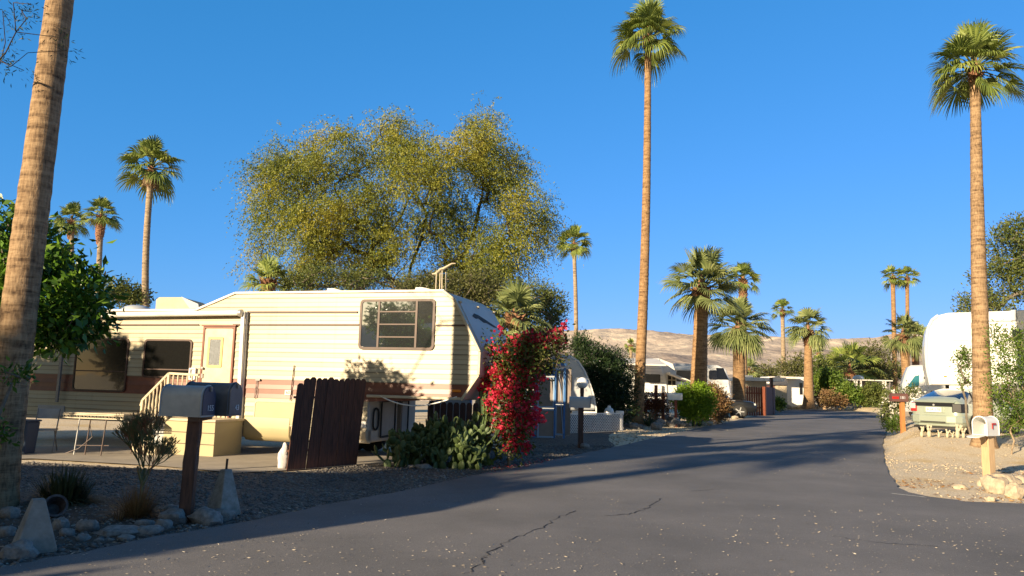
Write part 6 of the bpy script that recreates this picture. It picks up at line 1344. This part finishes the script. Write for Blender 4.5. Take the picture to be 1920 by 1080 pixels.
tree('shade_tree', 'large green tree over the white trailer at the right edge', 1900, 44, [(1890,470,46,60,0,2),(1915,440,40,45,0,2),(1870,530,50,46,0,2),(1830,570,40,22,0,2),(1920,520,50,60,0,2),(1960,470,60,80,0,2),(1860,575,60,20,-1,1.5)], 'bush_leaf', 95, 620, 26, .22, .17, .07, fork=3)
# pale cholla row, rocks on the right lot
for i, (px, py, h) in enumerate(((1728,806,20),(1742,808,24),(1760,808,14),(1776,809,16),(1795,806,26),(1806,808,20),(1786,809,12))):
    D_ = 23.8; gz = sz(px, D_); p = W(px, py, D_); s = S(D_); k = MB(); rr = random.Random(i)
    def arm(q, d, L_, g):
        k.ball(q+d*L_*.5, (L_*.34, L_*.28, L_*.6), 8, 6, d.to_track_quat('Z', 'Y').to_matrix())
        if g:
            for _ in range(2): arm(q+d*L_*.85, (d+Vector((rr.gauss(0, .6), rr.gauss(0, .3), .3))).normalized(), L_*.72, g-1)
    arm(Vector((0, 0, 0)), Vector((0, 0, 1)), h*s*.5, 2); tag(k.build('cholla', 'cholla', None, smooth=70, loc=(p.x, D_, gz)), 'low pale knobbly cactus in the row behind the hatchback bumper', 'cactus', 'pale cacti before the parked hatchback')
labs = ['big tan rock left below the tan post', 'flat pale slab lying alone left of the rock cluster', 'angular rock at the lower right corner', 'pale wedge rock by the asphalt edge', 'rock behind the wedge rock']
for i, (px, py, w, h, lb) in enumerate(((1872,925,46,32,labs[0]),(1803,917,30,9,labs[1]),(1905,935,34,30,labs[2]),(1888,908,50,20,'long low tan rock just right of the tan post'),(1845,912,20,16,'small brown stone at the foot of the tan post'),(1915,905,30,14,'flat rock at the right edge beyond the wedge rock'),(1860,941,20,10,'small stone nearest the asphalt under the big tan rock'))):
    p = G(px, py); s = S(p.y); k = MB(); k.rock((0, 0, h*s*.35), (w*s*.5, w*s*.4, h*s*.62), i+60, 18, 12); o = k.build('lot_rock', 'rock_warm', None, smooth=40, loc=(p.x, p.y+w*s*.15, 0)); tag(o, lb, 'rock')
for i, (px, py, w, h, lb) in enumerate(((1872,834,22,12,'grey block beside the right palm base'),(1890,836,14,9,'tan stone behind the right palm base'),(1905,838,16,9,'tan stone right of the grey block'))):
    p = G(px, py, .15); s = S(p.y); k = MB(); k.rock((0, 0, h*s*.4), (w*s*.5, w*s*.4, h*s*.6), i+80); tag(k.build('lot_rock', 'rock_warm' if i else 'rock', None, smooth=50, loc=(p.x, p.y, .12)), lb, 'rock')
p = G(1865, 833, .15); tuft('dry_grass_tuft', 'dry tuft at the right palm base', (p.x, p.y, .12), 60, .3, .012, 1.3, 'dry_grass', 97)

# ================================================================ left background roof, overhanging twigs
DT = 34; t = thing('travel_trailer', 'beige trailer roof showing over the low cream roof beside the slim palm', 'trailer', (XZ(330, 600, DT)[0], DT, 0)); bx = t.location.x
k = MB(); k.prism([(XZ(x, y, DT)[0]-bx, XZ(x, y, DT)[1]) for x, y in ((292,562),(298,557),(340,557),(372,572),(376,600),(290,600))], 0, 2.4); k.build('upper_body', 'beige_wall', t, bevel=.04)
k = MB(); x0, x1 = XZ(290, 600, DT)[0]-bx, XZ(376, 600, DT)[0]-bx; k.box(x0-3, x1, .02, 2.4, .6, XZ(330, 599, DT)[1]); k.build('lower_body', 'beige_wall', t, bevel=.04)
k = MB(); k.prism([(XZ(x, y, DT)[0]-bx, XZ(x, y, DT)[1]) for x, y in ((340,556),(372,570),(374,584),(360,584))], -.03, -.005); k.build('front_cap', 'rv_grey', t)
ob = Vector((-9.5, 7.2, 0)); ot = thing('overhanging_tree', 'bare feathery twigs hanging into the top left corner', 'tree', ob)
tips = [tuple(W(x, y, 8.6+((i*13) % 9)/9)-ob) for i, (x, y) in enumerate([(60,8),(40,20),(20,45),(50,35),(10,80),(30,60),(5,20),(25,5),(0,120),(20,125),(45,132),(-20,30),(-30,100),(-60,60),(-80,10),(-50,140),(10,100),(60,22),(125,95),(110,70),(-120,60)])]
branches('trunk', (0, 0, 0), tips, 'bark', ot, 5, rtip=.004, fork=(.1, 0, 3.2), maxr=.14, sag=.12)
rs = np.random.RandomState(3); P = []; D = []
for q in tips:
    for _ in range(20): d = nrm(rs.normal(size=3)+np.array([.6, 0, -.4])); P.append(np.array(q)+rs.normal(size=3)*.06+d*.05); D.append(d)
leaves('leaves', np.array(P), np.array(D), .07, .012, 'oleander_leaf', ot, 4)

t = thing('travel_trailer', 'long beige trailer left of and behind the viewer, its roof line shading the drive', 'trailer', (-8.45, 3.5, 0))
k = MB(); k.prism([(0, .6), (0, 3.5), (-.5, 4.05), (-12, 4.05), (-12.4, 3.6), (-12.4, .6)], 0, -2.45); k.build('body', 'beige_wall', t, bevel=.05)
k = MB(); k.box(-12.2, -.2, -2.4, -.05, .25, .6); k.build('underbody', 'dark_metal', t)
for x in (-2.6, -6.2, -9.8): k = MB(); k.prism(rrect(x, x+1.4, 1.7, 2.6, .1), -.01, .03); k.build('window', 'tinted', t)
k = MB(); k.prism(rrect(-4.4, -3.7, .7, 2.6, .08), -.01, .04); k.build('door', 'cream_trim', t)
for x in (-5.6, -6.6): k = MB(); k.lathe([(.2, -.1), (.36, -.1), (.36, .1), (.2, .1)], (x, -.12, .36), 18, 'Y'); k.build('wheel', 'black_rubber', t, smooth=40)
# ================================================================ trees and palms behind the camera (they shade the near left and show in the window glass)
def offtree(label, x, y, r, top, m, seed, ncl=420, z0=1.2, L=.28):
    t = thing('shade_tree', label, 'tree', (x, y, 0)); rs = np.random.RandomState(seed); H_ = (top-z0)/2
    bl = [((0, 0, z0+H_), (r, r, H_))] + [((r*.5*math.cos(a), r*.5*math.sin(a), z0+H_*(.9+.3*math.sin(a*3))), (r*.6, r*.6, H_*.75)) for a in (0, 1.6, 3.1, 4.7)]
    o, c = clump_leaves('crown', bl, ncl, 26, .22, L, L*.5, m, t, seed, 0, .3); branches('trunk', (0, 0, -.1), list(c[::5]), 'bark_grey', t, seed, rtip=.02, fork=(0, 0, 1.4), maxr=.25)
offtree('dense round tree behind the viewer shading the gravel drive', -16.6, -4.6, 2.2, 7.5, 'olive_leaf', 201, 1300)
offtree('tall dense tree behind the viewer shading the cacti', -24.0, -11.9, 1.8, 11.2, 'olive_leaf', 202, 600, 2)
offtree('leafy tree outside the left edge shading the trailer rear', -16.9, 9.9, 2.2, 6.0, 'bush_leaf', 204, 620)
offtree('second leafy tree outside the left edge further from the road', -21.5, 9.2, 2.4, 6.0, 'bush_leaf', 205, 700)
palm((-21.7, -12.9, 0), 13, .32, .26, 1.1, 'tall palm far behind the viewer casting the lower road shadow', seed=211, n=34, boots=1.0)
palm((-20.6, -8.8, 0), 15, .32, .26, 1.1, 'tall palm behind the viewer casting the upper road shadow', seed=212, n=34, boots=1.0)
palm((-42, -17, 0), 10, .25, .18, 1.2, 'palm far behind the viewer seen in the window glass', seed=213, n=34, boots=1.0)
